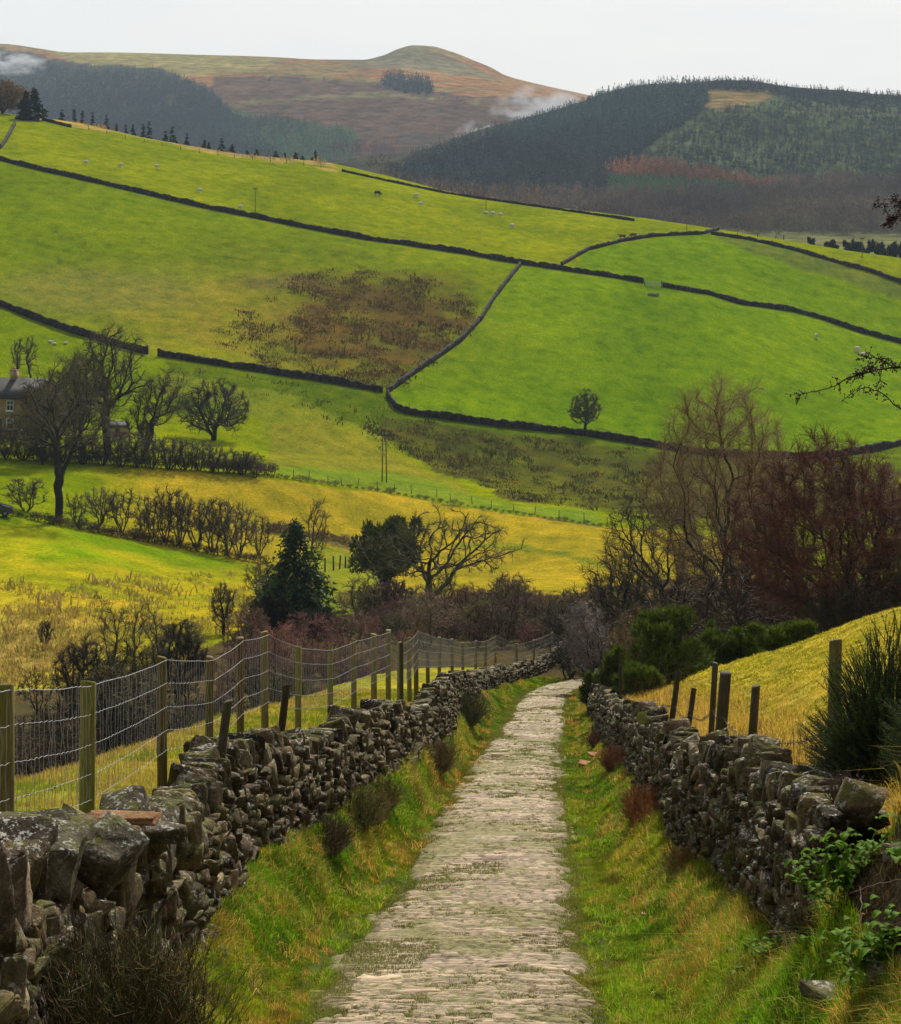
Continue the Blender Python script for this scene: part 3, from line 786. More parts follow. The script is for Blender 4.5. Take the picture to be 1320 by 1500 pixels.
for i in range(len(bw)-1):
    a, b = np.array(bw[i]), np.array(bw[i+1])
    for kk in ((2,), (3,)):
        if kk[0] == 3 and i < 3: continue
        t = np.linspace(0, 1, 26); p = np.stack([a[0]+(b[0]-a[0])*t, a[1]+(b[1]-a[1])*t-.06, a[kk[0]]+(b[kk[0]]-a[kk[0]])*t-.12*np.sin(math.pi*t)], -1)
        wire.tube(p, .0045, 4, cap=False)
        L = np.linalg.norm(p[-1]-p[0])
        for j in range(int(L/.13)):
            u = (j+.5)/(L/.13); c = np.array([np.interp(u, t, p[:, m]) for m in range(3)])
            v = q.normal(size=3)*.02; wire.tube([c-v, c+v], .003, 3, cap=False)
            v = q.normal(size=3)*.02; wire.tube([c-v, c+v], .003, 3, cap=False)
wire.build('barbed_wire', M['rust'], root, off=off)

# ------------------------------------------------------------------ field walls on the hillside
def field_wall(pts, label, h=1.15, w=.5, group='dry stone walls dividing the hillside fields', step=.4, dmin=250):
    pts = np.array(pts, float)
    seg = np.linalg.norm(np.diff(pts, axis=0), axis=1); s = np.concatenate([[0], np.cumsum(seg)])
    n = int(s[-1]/4)+2; t = np.linspace(0, s[-1], n)
    px = np.interp(t, s, pts[:, 0]); py = np.interp(t, s, pts[:, 1])
    G = hit(px, py, dmin, 640)
    # resample evenly on the ground
    dd = np.concatenate([[0], np.cumsum(np.linalg.norm(np.diff(G[:, :2], axis=0), axis=1))])
    m = int(dd[-1]/step)+2; tt = np.linspace(0, dd[-1], m)
    k = np.ones(5)/5
    X = np.interp(tt, dd, G[:, 0]); Y = np.interp(tt, dd, G[:, 1])
    Yp = np.pad(Y, 2, mode='edge'); Y = np.convolve(Yp, k, 'valid'); Xp = np.pad(X, 2, mode='edge'); X = np.convolve(Xp, k, 'valid')
    T = np.gradient(np.stack([X, Y], -1), axis=0); T /= np.linalg.norm(T, axis=1)[:, None]+1e-9; Nn = np.stack([-T[:, 1], T[:, 0]], -1)
    Z = zg(X, Y); mb = MB()
    H = .85*h*(.66+.38*vnoise(tt*.25, tt*0, 3)+.25*vnoise(tt*1.1, tt*0, 4))+.12*(np.random.default_rng(len(pts)).random(m)-.5)
    prof = [(-w*.55, -.4), (-w*.5, .5), (-w*.42, .86), (-w*.2, 1.), (w*.2, 1.), (w*.42, .86), (w*.5, .5), (w*.55, -.4)]
    V = []
    jr = np.random.default_rng(m)
    for o, hh in prof:
        jo = jr.normal(0, .06, m); jz = jr.normal(0, .075, m)*(hh > .4)
        V.append(np.stack([X+Nn[:, 0]*(o+jo), Y+Nn[:, 1]*(o+jo), Z+(H*hh if hh > 0 else hh)+jz], -1))
    V = np.vstack(V); i = np.arange(m-1); f = []
    for a in range(7): f.append(np.stack([a*m+i, a*m+i+1, (a+1)*m+i+1, (a+1)*m+i], -1))
    e1 = np.array([[a*m for a in range(8)]]); e2 = np.array([[a*m+m-1 for a in range(7, -1, -1)]])
    tc = jr.uniform(.35, 1.5, (8, m)).reshape(-1, 1)*np.ones((1, 3))*.8
    mb.add(V, np.vstack(f), e1, e2, col=None)
    mb.C.append(tc)
    o = mb.build('dry_stone_wall', M['far_wall'])
    return tag(o, label, 'wall', group, 'thing')
field_wall(W1, 'long dark field wall descending the hillside from the upper left edge to the small gate', 1.35)
field_wall(W1b, 'dark field wall running from the small gate down to the right edge of the fields', 1.3)
field_wall(W2, 'pale curving field wall climbing beside the brown rushy patch to the long hillside wall', 1.1)
field_wall(W3a, 'dark field wall above the farmhouse, at the left edge of the hillside', 1.5)
field_wall(W3b, 'dark field wall under the brown rushy patch, right of the farmhouse trees', 1.4)
field_wall(W4, 'curved field wall along the bottom of the big green field, below the lone round tree', 1.4)
field_wall(W5, 'thin field wall curving up to the skyline below the two red brown cows', 1.0)
field_wall(W6, 'short dark field wall near the skyline at the top right of the green fields', 1.15)
field_wall([(62, 176), (85, 182), (105, 187)], 'short stretch of dark wall on the skyline by the top left conifer', 1.1)
field_wall([(500, 251), (560, 264), (640, 281), (700, 291), (800, 305), (870, 315), (930, 324)], 'low broken wall just under the skyline in the middle of the upper field', .8)
field_wall([(0, 218), (8, 208), (16, 194), (22, 182)], 'steep pale stone wall below the bare bushes at the top left edge', 1.3)
print('fences', time.time()-T0)
# ------------------------------------------------------------------ grass
def blades(name, X, Y, H, W, C, label=None, kind='stuff', lean=.35, Z=None, mat='blade', seed=1, two=True, parent=None, off=None):
    q = np.random.default_rng(seed); n = len(X)
    if Z is None: Z = zg(X, Y)-.01
    th = q.uniform(0, 2*math.pi, n); ph = q.uniform(0, 2*math.pi, n)
    ax = np.stack([np.cos(th), np.sin(th), np.zeros(n)], -1)*W[:, None]*.5
    ln = H*np.abs(q.normal(0, lean, n)); dl = np.stack([np.cos(ph)*ln, np.sin(ph)*ln, np.zeros(n)], -1)
    b = np.stack([X, Y, Z], -1); up = np.zeros((n, 3)); up[:, 2] = H
    m = b+up*.55+dl*.3; t = b+up*np.sqrt(np.clip(1-(ln/H)**2*.5, .2, 1))[:, None]+dl
    V = np.stack([b-ax, b+ax, m+ax*.75, m-ax*.75, t], 1).reshape(-1, 3)
    i = np.arange(n)*5
    q4 = np.stack([i, i+1, i+2, i+3], -1); t3 = np.stack([i+3, i+2, i+4], -1)
    CC = np.repeat(C, 5, axis=0)
    if off is not None: V = V-np.asarray(off)
    o = mesh_np(name, V, [q4, t3], M[mat], parent, cols=CC)
    if kind: tag(o, kind=kind)
    return o

q = np.random.default_rng(77)
GREEN = np.array((.125, .255, .004)); LIME = np.array((.27, .33, .006)); DEEP = np.array((.08, .16, .008)); STR = np.array((.58, .38, .08)); ORG = np.array((.48, .23, .03)); OLV = np.array((.14, .14, .02))
def lerp(a, b, t): return a*(1-t[:, None])+b*t[:, None]

def verge(n, side, seed):
    q = np.random.default_rng(seed)
    Y = 8*(104/8)**q.random(n)**1.0
    if side < 0: a = wl_x(Y)-.03; b = lane_x(Y)-LANE_HW+.4
    else: a = lane_x(Y)+LANE_HW-.4; b = wr_x(Y)+.03
    t = q.random(n); X = a+(b-a)*t
    # ragged path edge: fewer blades towards the lane
    dl = np.abs(X-lane_x(Y))-LANE_HW
    keep = (dl+.30*(fbm(X*.8, Y*.9, 91, 3)-.5)+.2*(vnoise(X*4, Y*4, 92)-.5)) > -.26+.36*q.random(n)**2-.1
    keep &= ~((side > 0) & (Y > 96)); keep &= ~((side > 0) & (X > wr_x(Y)-.05) & (Y < 13))
    X, Y, dl = X[keep], Y[keep], dl[keep]; n = len(X)
    g1 = fbm(X*1.2, Y*.4, 93, 4); g2 = fbm(X*2.4+4, Y*.9, 94, 5); g3 = vnoise(X*6, Y*2.2, 95)
    wd = (wl_x(Y)-X) if side < 0 else (X-wr_x(Y))     # distance to wall (negative = on the verge)
    towall = sm(wd, -1.1, -.1)
    strawy = np.clip(sm(g2+.12*(towall-.3)+.16*(q.random(n)-.5)+.10*(fbm(X*.5, Y*.3, 96, 2)-.5), .55, .75), 0, 1)
    short = 1-sm(dl, -.1, .75)
    H = (.024+.026*g1+.035*sm(g2, .58, .75)+.03*towall)*(1-.5*short)*q.uniform(.6, 1.35, n)
    H = H*(1+.4*strawy)
    W = np.maximum(.0042, Y*.00030)*q.uniform(.8, 1.4, n)*np.clip(1-.2*short, .5, 1)
    C = lerp(lerp(GREEN*np.ones((n, 3)), LIME, sm(g1, .4, .7)), DEEP, sm(g3, .6, .95)*.8)
    C = lerp(C, OLV*np.ones((n, 3)), short*.35)
    C = lerp(C, lerp(STR*np.ones((n, 3)), ORG, q.random(n)**2*.7), strawy*(q.random(n) < (.08+.4*strawy)))
    C = C*q.uniform(.45, 1.5, (n, 1))*(1+.25*q.normal(size=(n, 3))*[1, .3, .3])
    dn = 1-.45*sm(fbm(X*5, Y*1.6, 89, 3), .48, .66)
    C = np.clip(C*dn[:, None], .004, 1)
    return X, Y, H, W, C
parts = [verge(420000, -1, 1), verge(430000, 1, 2)]
X, Y, H, W, C = [np.concatenate(a) for a in zip(*parts)]
blades('grass', X, Y, H*1.15, W, C, seed=3, lean=.85)
q = np.random.default_rng(31)
n = 90000; Y = 9*(42/9)**q.random(n); sd_ = q.random(n) < .5; t = q.random(n)
X = np.where(sd_, wl_x(Y)+.05+t*(lane_x(Y)-LANE_HW-wl_x(Y)-.1), lane_x(Y)+LANE_HW+.05+t*(wr_x(Y)-lane_x(Y)-LANE_HW-.1))
k = (fbm(X*2, Y*1.2, 111, 4)+.12*(q.random(n)-.5) > .53) & ~((X > wr_x(Y)-.1) & (Y < 13)); X, Y = X[k], Y[k]; n = len(X)
C = lerp(np.array((.22, .36, .01))*np.ones((n, 3)), np.array((.50, .36, .09)), (q.random(n) < .10+.22*sm(fbm(X*1.4, Y*.7, 112, 3), .5, .65))*1.)*q.uniform(.5, 1.3, (n, 1))
blades('grass', X, Y, q.uniform(.05, .13, n), np.maximum(.0055, Y*.0004), C, seed=33, lean=1.1)
# tufts growing between the setts and on the edges of the lane
n = 260000; Y = 9*(95/9)**q.random(n); S = q.uniform(-1.25, 1.25, n); X = lane_x(Y)+S
k = (fbm(S*1.5+5, Y*1.1, 97, 4)+.10*np.abs(S)**2+.10*(vnoise(X*11, Y*14, 98)-.5)) > .575; X, Y, S = X[k], Y[k], S[k]; n = len(X)
C = lerp(np.array((.12, .15, .015))*np.ones((n, 3)), np.array((.24, .20, .05)), q.random(n)**1.5)*q.uniform(.7, 1.2, (n, 1))
blades('lane_grass', X, Y, q.uniform(.012, .038, n), np.maximum(.004, Y*.0003), C, seed=4, lean=.7, Z=lane_z(Y)+.01+.05*(1-(S/1.4)**2))
# strip of field behind the left wall
n = 70000; Y = 9*(62/9)**q.random(n); X = wl_x(Y)-.5-q.random(n)*3.6
g = fbm(X*.9, Y*.6, 99, 3); C = lerp(np.array((.17, .21, .012))*np.ones((n, 3)), np.array((.38, .27, .05)), sm(g+.15*(q.random(n)-.5)+.25*sm(wl_x(Y)-X, 2.2, 3.4), .48, .68))*q.uniform(.75, 1.25, (n, 1))
blades('field_grass', X, Y, .05+.06*q.random(n), np.maximum(.006, Y*.0004), C, seed=5, lean=.5)
# the sloping right-hand field: mossy yellow turf, tall dead grass close to the fence
n = 330000; Y = 13*(78/13)**q.random(n); R = .45+q.random(n)**1.4*17; X = wr_x(Y)+R
k = np.abs(X/Y) < .27; X, Y, R = X[k], Y[k], R[k]; n = len(X)
g = fbm(X*.9, Y*.6, 101, 4); g2 = fbm(X*3, Y*2, 102, 3)
tall = (1-sm(R, .9, 2.6+3*(g-.3)))*sm(g2, .25, .5)
C = lerp(np.array((.25, .24, .006))*np.ones((n, 3)), np.array((.48, .36, .035)), sm(g2+.1*(q.random(n)-.5), .40, .68))
C = lerp(C, np.array((.13, .16, .012)), sm(g, .55, .72)*.8)
C = lerp(C, lerp(STR*np.ones((n, 3))*.95, ORG, q.random(n)*.5), np.clip(tall*1.1, 0, 1)*(q.random(n) < .7))*q.uniform(.7, 1.25, (n, 1))
H = (.03+.045*q.random(n))+tall*.26*q.random(n)
blades('field_grass', X, Y, H, np.maximum(.006, Y*.00042), C, seed=6, lean=1.0)

# coarse dead tussocks at the foot of the walls
def near_tussocks(n, seed):
    q = np.random.default_rng(seed); Y = 9*(90/9)**q.random(n); side = q.random(n) < .5
    t = q.random(n)**1.6*.9; X = np.where(side, wl_x(Y)+.06+t, wr_x(Y)-.06-t); k = ~((~side) & (Y < 13.5)); X, Y = X[k], Y[k]; n = len(X); per = 46
    s = np.repeat(q.lognormal(-.1, .35, n), per); X = np.repeat(X, per)+q.normal(0, .05, n*per)*s; Y = np.repeat(Y, per)+q.normal(0, .07, n*per)*s; m = n*per
    hue = np.repeat(q.random(n), per); C = lerp(STR*np.ones((m, 3)), ORG, np.clip(hue*1.2-.2, 0, 1)); C = lerp(C, np.array((.10, .12, .01)), (np.repeat(q.random(n), per) < .35)*.8)*q.uniform(.4, 1.35, (m, 1))
    blades('tussocks', X, Y, .12*s*q.uniform(.5, 1.3, m), np.maximum(.004, Y*.0003), C, seed=seed, lean=1.0)
near_tussocks(900, 8)

def tufts(name, px, py, dmin, dmax, h, col, col2, seed, per=14, spread=.25, wid=.03, lean=.6):
    """clumps of coarse blades scattered over far fields"""
    q = np.random.default_rng(seed); G = hit(px, py, dmin, dmax); m = len(G)
    sc = q.lognormal(-.15, .5, m)
    n = m*per; g = np.repeat(G, per, 0); s = np.repeat(sc, per)
    X = g[:, 0]+q.normal(0, spread, n)*s; Y = g[:, 1]+q.normal(0, spread, n)*s
    C = lerp(np.array(col)*np.ones((n, 3)), np.array(col2), q.random(n)*np.repeat(q.random(m), per))*q.uniform(.7, 1.3, (n, 1))
    return blades(name, X, Y, h*s*q.uniform(.5, 1.2, n), np.full(n, wid)*s, C, seed=seed, lean=lean)
def pts_in(poly, n, seed, dens=None):
    q = np.random.default_rng(seed); poly = np.array(poly, float); lo, hi = poly.min(0), poly.max(0)
    px = q.uniform(lo[0], hi[0], n); py = q.uniform(lo[1], hi[1], n)
    k = inpoly(px, py, [tuple(p) for p in poly])
    if dens is not None: k &= dens(px, py, q)
    return px[k], py[k]
clump = lambda s, thr: (lambda px, py, q: fbm(px/s, py/s*2.2, 7, 3)+.1*(q.random(len(px))-.5) > thr)
rush_poly = [(300, 470), (380, 450), (430, 405), (520, 388), (560, 395), (650, 402), (690, 440), (700, 470), (640, 530), (575, 570), (480, 555), (390, 540), (320, 500)]
px, py = pts_in(rush_poly, 9000, 11, clump(26, .47))
tufts('rushes', px, py, 260, 480, .30, (.055, .036, .012), (.13, .075, .03), 12, per=9, spread=.5, wid=.10, lean=.9)
px, py = pts_in([(520, 618), (620, 615), (700, 635), (950, 660), (990, 700), (980, 768), (880, 750), (760, 735), (650, 690), (560, 650)], 6000, 13, clump(24, .48))
tufts('rushes', px, py, 200, 420, .28, (.04, .038, .010), (.10, .08, .025), 14, per=9, spread=.38, wid=.09)
px, py = pts_in([(240, 525), (330, 545), (560, 585), (600, 640), (560, 660), (470, 610), (340, 570), (250, 560)], 900, 15, clump(16, .50))
tufts('rushes', px, py, 240, 420, .4, (.05, .055, .012), (.09, .08, .02), 16, per=8, spread=.35, wid=.08)
px, py = pts_in([(0, 850), (120, 850), (420, 830), (420, 900), (300, 960), (100, 1000), (0, 1010)], 2600, 17, clump(30, .45))
tufts('tussocks', px, py, 95, 220, .30, (.20, .18, .025), (.36, .24, .08), 18, per=12, spread=.22, wid=.045, lean=.9)
px, py = pts_in([(0, 880), (130, 900), (150, 960), (60, 1000), (0, 1010)], 420, 19)
tufts('tussocks', px, py, 95, 220, .38, (.28, .19, .05), (.40, .27, .08), 20, per=12, spread=.25, wid=.045, lean=.9)
px, py = pts_in([(70, 174), (120, 182), (230, 203), (330, 226), (440, 238), (490, 246), (470, 236), (300, 216), (120, 176)], 1300, 21)
tufts('tussocks', px, py+1, 400, 640, .7, (.24, .17, .04), (.36, .26, .09), 22, per=7, spread=.6, wid=.16)
print('grass', time.time()-T0)
# ------------------------------------------------------------------ trees
def prisms(S, sides):
    """S: (n,8) p0 p1 r0 r1 -> vertices and quads of tapered prisms"""
    p0, p1, r0, r1 = S[:, :3], S[:, 3:6], S[:, 6], S[:, 7]
    d = p1-p0; L = np.linalg.norm(d, axis=1)[:, None]+1e-9; d = d/L
    p1 = p1+d*r1[:, None]*.5
    h = np.where(np.abs(d[:, 2:3]) < .9, np.array([[0, 0, 1.]]), np.array([[1., 0, 0]]))
    a = np.cross(d, h); a /= np.linalg.norm(a, axis=1)[:, None]; b = np.cross(d, a)
    th = np.arange(sides)*2*math.pi/sides
    ring = a[:, None]*np.cos(th)[None, :, None]+b[:, None]*np.sin(th)[None, :, None]
    V = np.concatenate([p0[:, None]+ring*r0[:, None, None], p1[:, None]+ring*r1[:, None, None]], 1).reshape(-1, 3)
    i = np.arange(len(S))[:, None]*2*sides; j = np.arange(sides)[None]; k = (j+1) % sides
    return V, np.stack([i+j, i+k, i+sides+k, i+sides+j], -1).reshape(-1, 4)

def grow(seed, H, RX, fork=.25, r0=.3, n=900, env_z=.58, low=0., lean=(0, 0), stems=1, rmin=.012, tw=3, twl=.085, step=None, lump=.45, shell=.2, droop=0., thick=1., kill=1.7, wig=.22, up=.10):
    """bare skeleton grown towards points spread through a lumpy crown (space colonisation), then twigs"""
    q = np.random.default_rng(seed); cz = H*env_z; step = step or max(H, 2*RX)/42.
    u = q.normal(size=(n*3, 3)); u /= np.linalg.norm(u, axis=1)[:, None]
    rad = (shell+(1-shell)*q.random(len(u)))**.55
    az = np.arctan2(u[:, 1], u[:, 0]); lp = 1-lump*vnoise(az*1.6+seed*3.1+40, u[:, 2]*2.6+seed, seed)
    A = u*(rad*lp)[:, None]*[RX, RX, 1]; A[:, 2] = cz+u[:, 2]*(rad*lp)*np.where(u[:, 2] > 0, H-cz, cz*(1-low))
    A[:, 0] += lean[0]*A[:, 2]; A[:, 1] += lean[1]*A[:, 2]
    A = A[(A[:, 2] > H*.05)][:n]
    nodes = []; par = []
    for s in range(stems):
        a = q.uniform(0, 6.28); r = 0.; p = np.array([math.cos(a)*r, math.sin(a)*r, -.12])
        m = max(2, int(H*fork/step)); pa = -1; d = np.array([lean[0]+math.cos(a)*.7*(stems > 1), lean[1]+math.sin(a)*.7*(stems > 1), 1.]); 
        for k in range(m+1):
            nodes.append(p.copy()); par.append(pa); pa = len(nodes)-1
            d = d+q.normal(0, .10, 3); d[2] = max(d[2], .6); p = p+d/np.linalg.norm(d)*H*fork/m
    nodes = np.array(nodes); par = list(par)
    D = np.linalg.norm(A[:, None]-nodes[None], axis=2); near = D.argmin(1); nd = D.min(1); alive = np.ones(len(A), bool)
    for it in range(160):
        idx = np.where(alive)[0]
        if not len(idx): break
        v = A[idx]-nodes[near[idx]]; v /= np.linalg.norm(v, axis=1)[:, None]+1e-9
        un, inv = np.unique(near[idx], return_inverse=True); acc = np.zeros((len(un), 3)); np.add.at(acc, inv, v)
        acc /= np.linalg.norm(acc, axis=1)[:, None]+1e-9
        pv = np.array(par)[un]; pd = nodes[un]-nodes[np.maximum(pv, 0)]; pd /= np.linalg.norm(pd, axis=1)[:, None]+1e-6
        acc = acc+pd*.9; acc /= np.linalg.norm(acc, axis=1)[:, None]+1e-9
        acc += q.normal(0, wig*.5, acc.shape)+[0, 0, up-droop]
        acc /= np.linalg.norm(acc, axis=1)[:, None]+1e-9
        new = nodes[un]+acc*step*q.uniform(.8, 1.2, (len(un), 1)); base = len(nodes)
        nodes = np.vstack([nodes, new]); par += list(un)
        Dn = np.linalg.norm(A[idx][:, None]-new[None], axis=2); j = Dn.argmin(1); dm = Dn[np.arange(len(idx)), j]
        imp = dm < nd[idx]; near[idx[imp]] = base+j[imp]; nd[idx[imp]] = dm[imp]
        alive[idx[(nd[idx] < step*kill)]] = False
        stuck = (it > 6) & (q.random(len(idx)) < .004); alive[idx[stuck]] = False
        if len(nodes) > 7000: break
    par = np.array(par); w = np.zeros(len(nodes)); kids = np.bincount(par[par >= 0], minlength=len(nodes))
    w[kids == 0] = 1.
    for i in range(len(nodes)-1, -1, -1):
        if par[i] >= 0: w[par[i]] += w[i]
    R = (w/w.max())**.5*r0*thick; R = np.maximum(R, rmin*.9)
    i = np.where(par >= 0)[0]; S = np.hstack([nodes[par[i]], nodes[i], np.minimum(R[par[i]], R[i]*1.5)[:, None], R[i][:, None]])
    heavy = S; fine = []
    # twigs
    thin = i[(R[i] < max(rmin*3.0, r0*.12))]; rep = np.repeat(thin, tw); m = len(rep)
    bd = nodes[rep]-nodes[par[rep]]; bd /= np.linalg.norm(bd, axis=1)[:, None]+1e-9
    L = H*twl*q.uniform(.4, 1.2, m)[:, None]
    p = nodes[par[rep]]+(nodes[rep]-nodes[par[rep]])*q.random((m, 1)); d = bd+q.normal(0, .60, (m, 3))+[0, 0, .25-droop]; d /= np.linalg.norm(d, axis=1)[:, None]
    for k in range(3):
        d2 = d+q.normal(0, .28, d.shape)+[0, 0, .06]; d2 /= np.linalg.norm(d2, axis=1)[:, None]; p1 = p+d2*L/3
        rr_ = rmin*(1-.22*k)
        fine.append(np.hstack([p, p1, np.full((m, 1), rr_), np.full((m, 1), rr_*.8)]))
        if k < 2:   # side twig
            e = d2+q.normal(0, .8, d.shape); e /= np.linalg.norm(e, axis=1)[:, None]
            fine.append(np.hstack([p1, p1+e*L*q.uniform(.2, .5, (m, 1)), np.full((m, 1), rr_*.8), np.full((m, 1), rr_*.5)]))
        p, d = p1, d2
    return heavy, np.vstack(fine)

def tree(name, base, G, label, cat='tree', group=None, bark='bark', twig='twig', rz=0., sc=1., parts=('trunk', 'crown'), extra=None):
    root = empty(name, base, label, cat, group, rz)
    heavy, fine = G
    V, q4 = prisms(heavy, 7); V = V*sc; mesh_np(parts[0], V, q4, M[bark], root, smooth=True)
    V, q4 = prisms(fine, 3); V = V*sc; o = mesh_np(parts[1], V, q4, M[twig], root)
    return root

def place(px, py, dmin=100, dmax=640): return hit1(px, py, dmin, dmax)
def hgt(p, py_top): return -(py_top-HY)/F*p[1]-p[2]
def at_d(px, d):
    x = (px-CX)/F*d; return np.array([x, d, float(zg(x, d))])

# --- big bare trees, each grown on its own
def big(name, px, py, top, width, label, seed, d=None, **kw):
    p = at_d(px, d) if d else place(px, py); H = hgt(p, top); RX = width*.5*p[1]/F
    tw = kw.pop('twig', 'twig'); bk = kw.pop('bark', 'bark'); rmin = kw.pop('rmin', .000085*p[1])
    dx = kw.pop('dx', 0)
    G = grow(seed, H, RX, rmin=rmin, **kw)
    return tree(name, p, G, label, 'tree', None, bk, tw)
big('bare_tree', 86, 765, 512, 225, 'tall bare tree with thick dark trunk and wide forking limbs between farmhouse and hedgerow', 3, fork=.24, r0=.42, n=600, low=.55, env_z=.6, tw=3, twig='twig', wig=.5)
big('bare_tree', 158, 668, 462, 150, 'tall bare tree with dark ivy clad trunk, its crown crossing the field wall', 9, fork=.3, r0=.5, n=500, low=.45, tw=3, wig=.4, twig='twig')
big('bare_tree', 118, 668, 500, 150, 'slender olive brown bare tree close behind the farmhouse gable', 12, fork=.18, r0=.28, n=500, low=.2, tw=4, wig=.4, twig='twig_olive')
big('bare_tree', 62, 672, 545, 100, 'loose bare tree with olive twigs standing in front of the farmhouse gable', 63, d=240, fork=.2, r0=.2, n=500, low=.2, tw=5, twig='twig_olive')
big('bare_tree', 208, 672, 535, 110, 'spreading bare tree with a curved limb, just right of the ivy clad tree', 14, fork=.15, r0=.3, n=450, low=.3, tw=3, wig=.4, twig='twig', lean=(.25, 0))
big('bare_tree', 313, 645, 549, 126, 'low round dense bare tree alone on the slope right of the farmhouse trees', 5, fork=.07, r0=.42, n=900, low=.1, env_z=.42, lump=.2, tw=3, twig='twig_dark')
big('bare_tree', 857, 632, 568, 60, 'small round dense tree alone by the wall below the big green field', 6, fork=.14, r0=.25, n=420, low=.2, env_z=.5, lump=.3, tw=3, twig='twig_olive', shell=.1)
big('bare_tree', 634, 915, 732, 285, 'wide spreading mossy bare tree in the valley bottom, right of the dark evergreen', 31, d=172, fork=.16, r0=.36, n=560, low=.4, env_z=.52, lump=.3, tw=4, lean=(.1, 0), twig='twig_olive', bark='bark_moss', wig=.42)
big('bare_tree', 548, 925, 850, 70, 'small brownish bare tree in the scrub, below left of the dark evergreen', 32, d=150, fork=.3, r0=.12, n=400, tw=4, twig='twig_mauve')
big('bare_tree', 577, 928, 838, 75, 'small brownish bare tree with two thin stems directly below the dark evergreen', 33, d=148, fork=.3, r0=.13, n=400, tw=4, stems=2, twig='twig_mauve')
big('bare_tree', 466, 815, 716, 50, 'thin pale upright bare tree behind the dark pointed spruce', 34, d=205, fork=.3, r0=.12, n=260, tw=2, twig='twig_olive')
big('bare_tree', 1060, 925, 540, 265, 'tall pale brown bare tree left of the red budded tree', 41, d=104, fork=.34, r0=.17, n=2200, low=.30, env_z=.60, lump=.2, tw=9, twig='twig_warm', wig=.4, twl=.07, shell=.3, up=-.02, rmin=.0078)
big('red_budded_tree', 1222, 905, 604, 385, 'broad dark tree with dense dark red buds at the top of the sloping yellow field', 42, d=80, fork=.27, r0=.20, up=-.02, n=1500, low=.35, env_z=.5, lump=.3, tw=9, twl=.065, twig='twig_red', wig=.8, shell=.15, rmin=.0085)
big('bare_tree', 985, 900, 690, 230, 'dark bare tree with low drooping branches left of the tall pale brown tree', 43, d=112, fork=.25, r0=.24, n=1000, env_z=.5, lean=(-.2, 0), low=.3, wig=.5, droop=.12, tw=4, twl=.07, twig='twig_dark')
big('bare_tree', 915, 915, 775, 130, 'small spreading bare tree at the left end of the trees above the gorse', 44, d=108, fork=.2, r0=.15, n=500, wig=.6, env_z=.5, tw=4, droop=.05, twig='twig')
big('bare_tree', 1290, 880, 670, 220, 'dense dark bare tree at the right edge behind the red budded tree', 45, d=92, fork=.2, r0=.2, n=800, low=.2, wig=.5, tw=4, twig='twig_dark')
big('bare_tree', 1130, 915, 720, 190, 'low dark bare tree between the tall pale tree and the red budded one', 46, d=96, fork=.2, r0=.18, n=800, low=.1, wig=.6, tw=4, twig='twig_dark')
big('bare_tree', 872, 945, 862, 100, 'tangled silvery thorn tree leaning over the far end of the lane', 47, d=92, fork=.1, r0=.10, n=500, wig=.5, env_z=.5, droop=.15, tw=4, twig='twig_silver', lean=(-.15, 0))
big('bare_tree', 327, 930, 848, 44, 'small upright sapling alone in the yellow field below the hedgerow', 51, fork=.3, r0=.13, n=350, tw=3, lump=.2, twig='twig')
big('bare_tree', 66, 952, 905, 30, 'tiny bare sapling in the rough brown grass at the left edge', 52, fork=.25, r0=.07, n=200, tw=3, twig='twig')
big('bare_tree', 118, 1030, 925, 90, 'small dark bushy bare tree in front of the rough brown slope', 53, d=92, fork=.15, r0=.12, n=600, tw=5, env_z=.5, lump=.2, twig='twig_dark')
big('bare_tree', 170, 1050, 862, 75, 'thin bare tree with pale stems rising from the thicket behind the fence', 54, d=88, fork=.35, r0=.08, n=300, tw=2, stems=2, twig='twig_olive', bark='bark_moss')
big('bare_tree', 210, 1050, 862, 85, 'pale thin twin-stemmed bare tree above the second tall fence post', 55, d=90, fork=.35, r0=.07, n=320, tw=3, stems=2, twig='twig_grey', bark='bark_moss')
big('bare_tree', 262, 1015, 900, 100, 'rounded dense dark thorn right of the thin pale stems behind the fence', 56, d=98, fork=.1, r0=.13, n=700, tw=6, env_z=.5, lump=.2, twig='twig_dark')
big('bare_tree', 25, 555, 488, 26, 'very thin bare tree behind the farmhouse roof, left one of a pair', 57, fork=.45, r0=.16, n=130, tw=2, twig='twig')
big('bare_tree', 45, 555, 486, 32, 'very thin bare tree behind the farmhouse roof, right one of a pair', 58, fork=.45, r0=.16, n=130, tw=2, twig='twig')
big('bare_tree', 4, 200, 116, 84, 'dense brown bare tree on the skyline at the top left corner', 59, d=575, fork=.05, r0=.4, n=1300, env_z=.5, tw=7, lump=.15, shell=.1, twig='twig_warm')
big('bare_tree', 214, 690, 612, 34, 'small bare tree on the slope just left of the round bare tree', 60, d=262, fork=.2, r0=.12, n=300, tw=4, twig='twig')
big('bare_tree', 1068, 915, 640, 200, 'thinner brown bare tree just behind the tall pale brown one', 61, d=122, fork=.2, r0=.2, n=700, low=.1, tw=5, wig=.45, shell=.1, twig='twig_warm')
big('bare_tree', 105, 690, 545, 90, 'bare tree with olive twigs between the farmhouse and the ivy clad tree', 62, d=262, fork=.2, r0=.24, n=600, low=.1, tw=4, twig='twig_olive')
print('big trees', time.time()-T0)

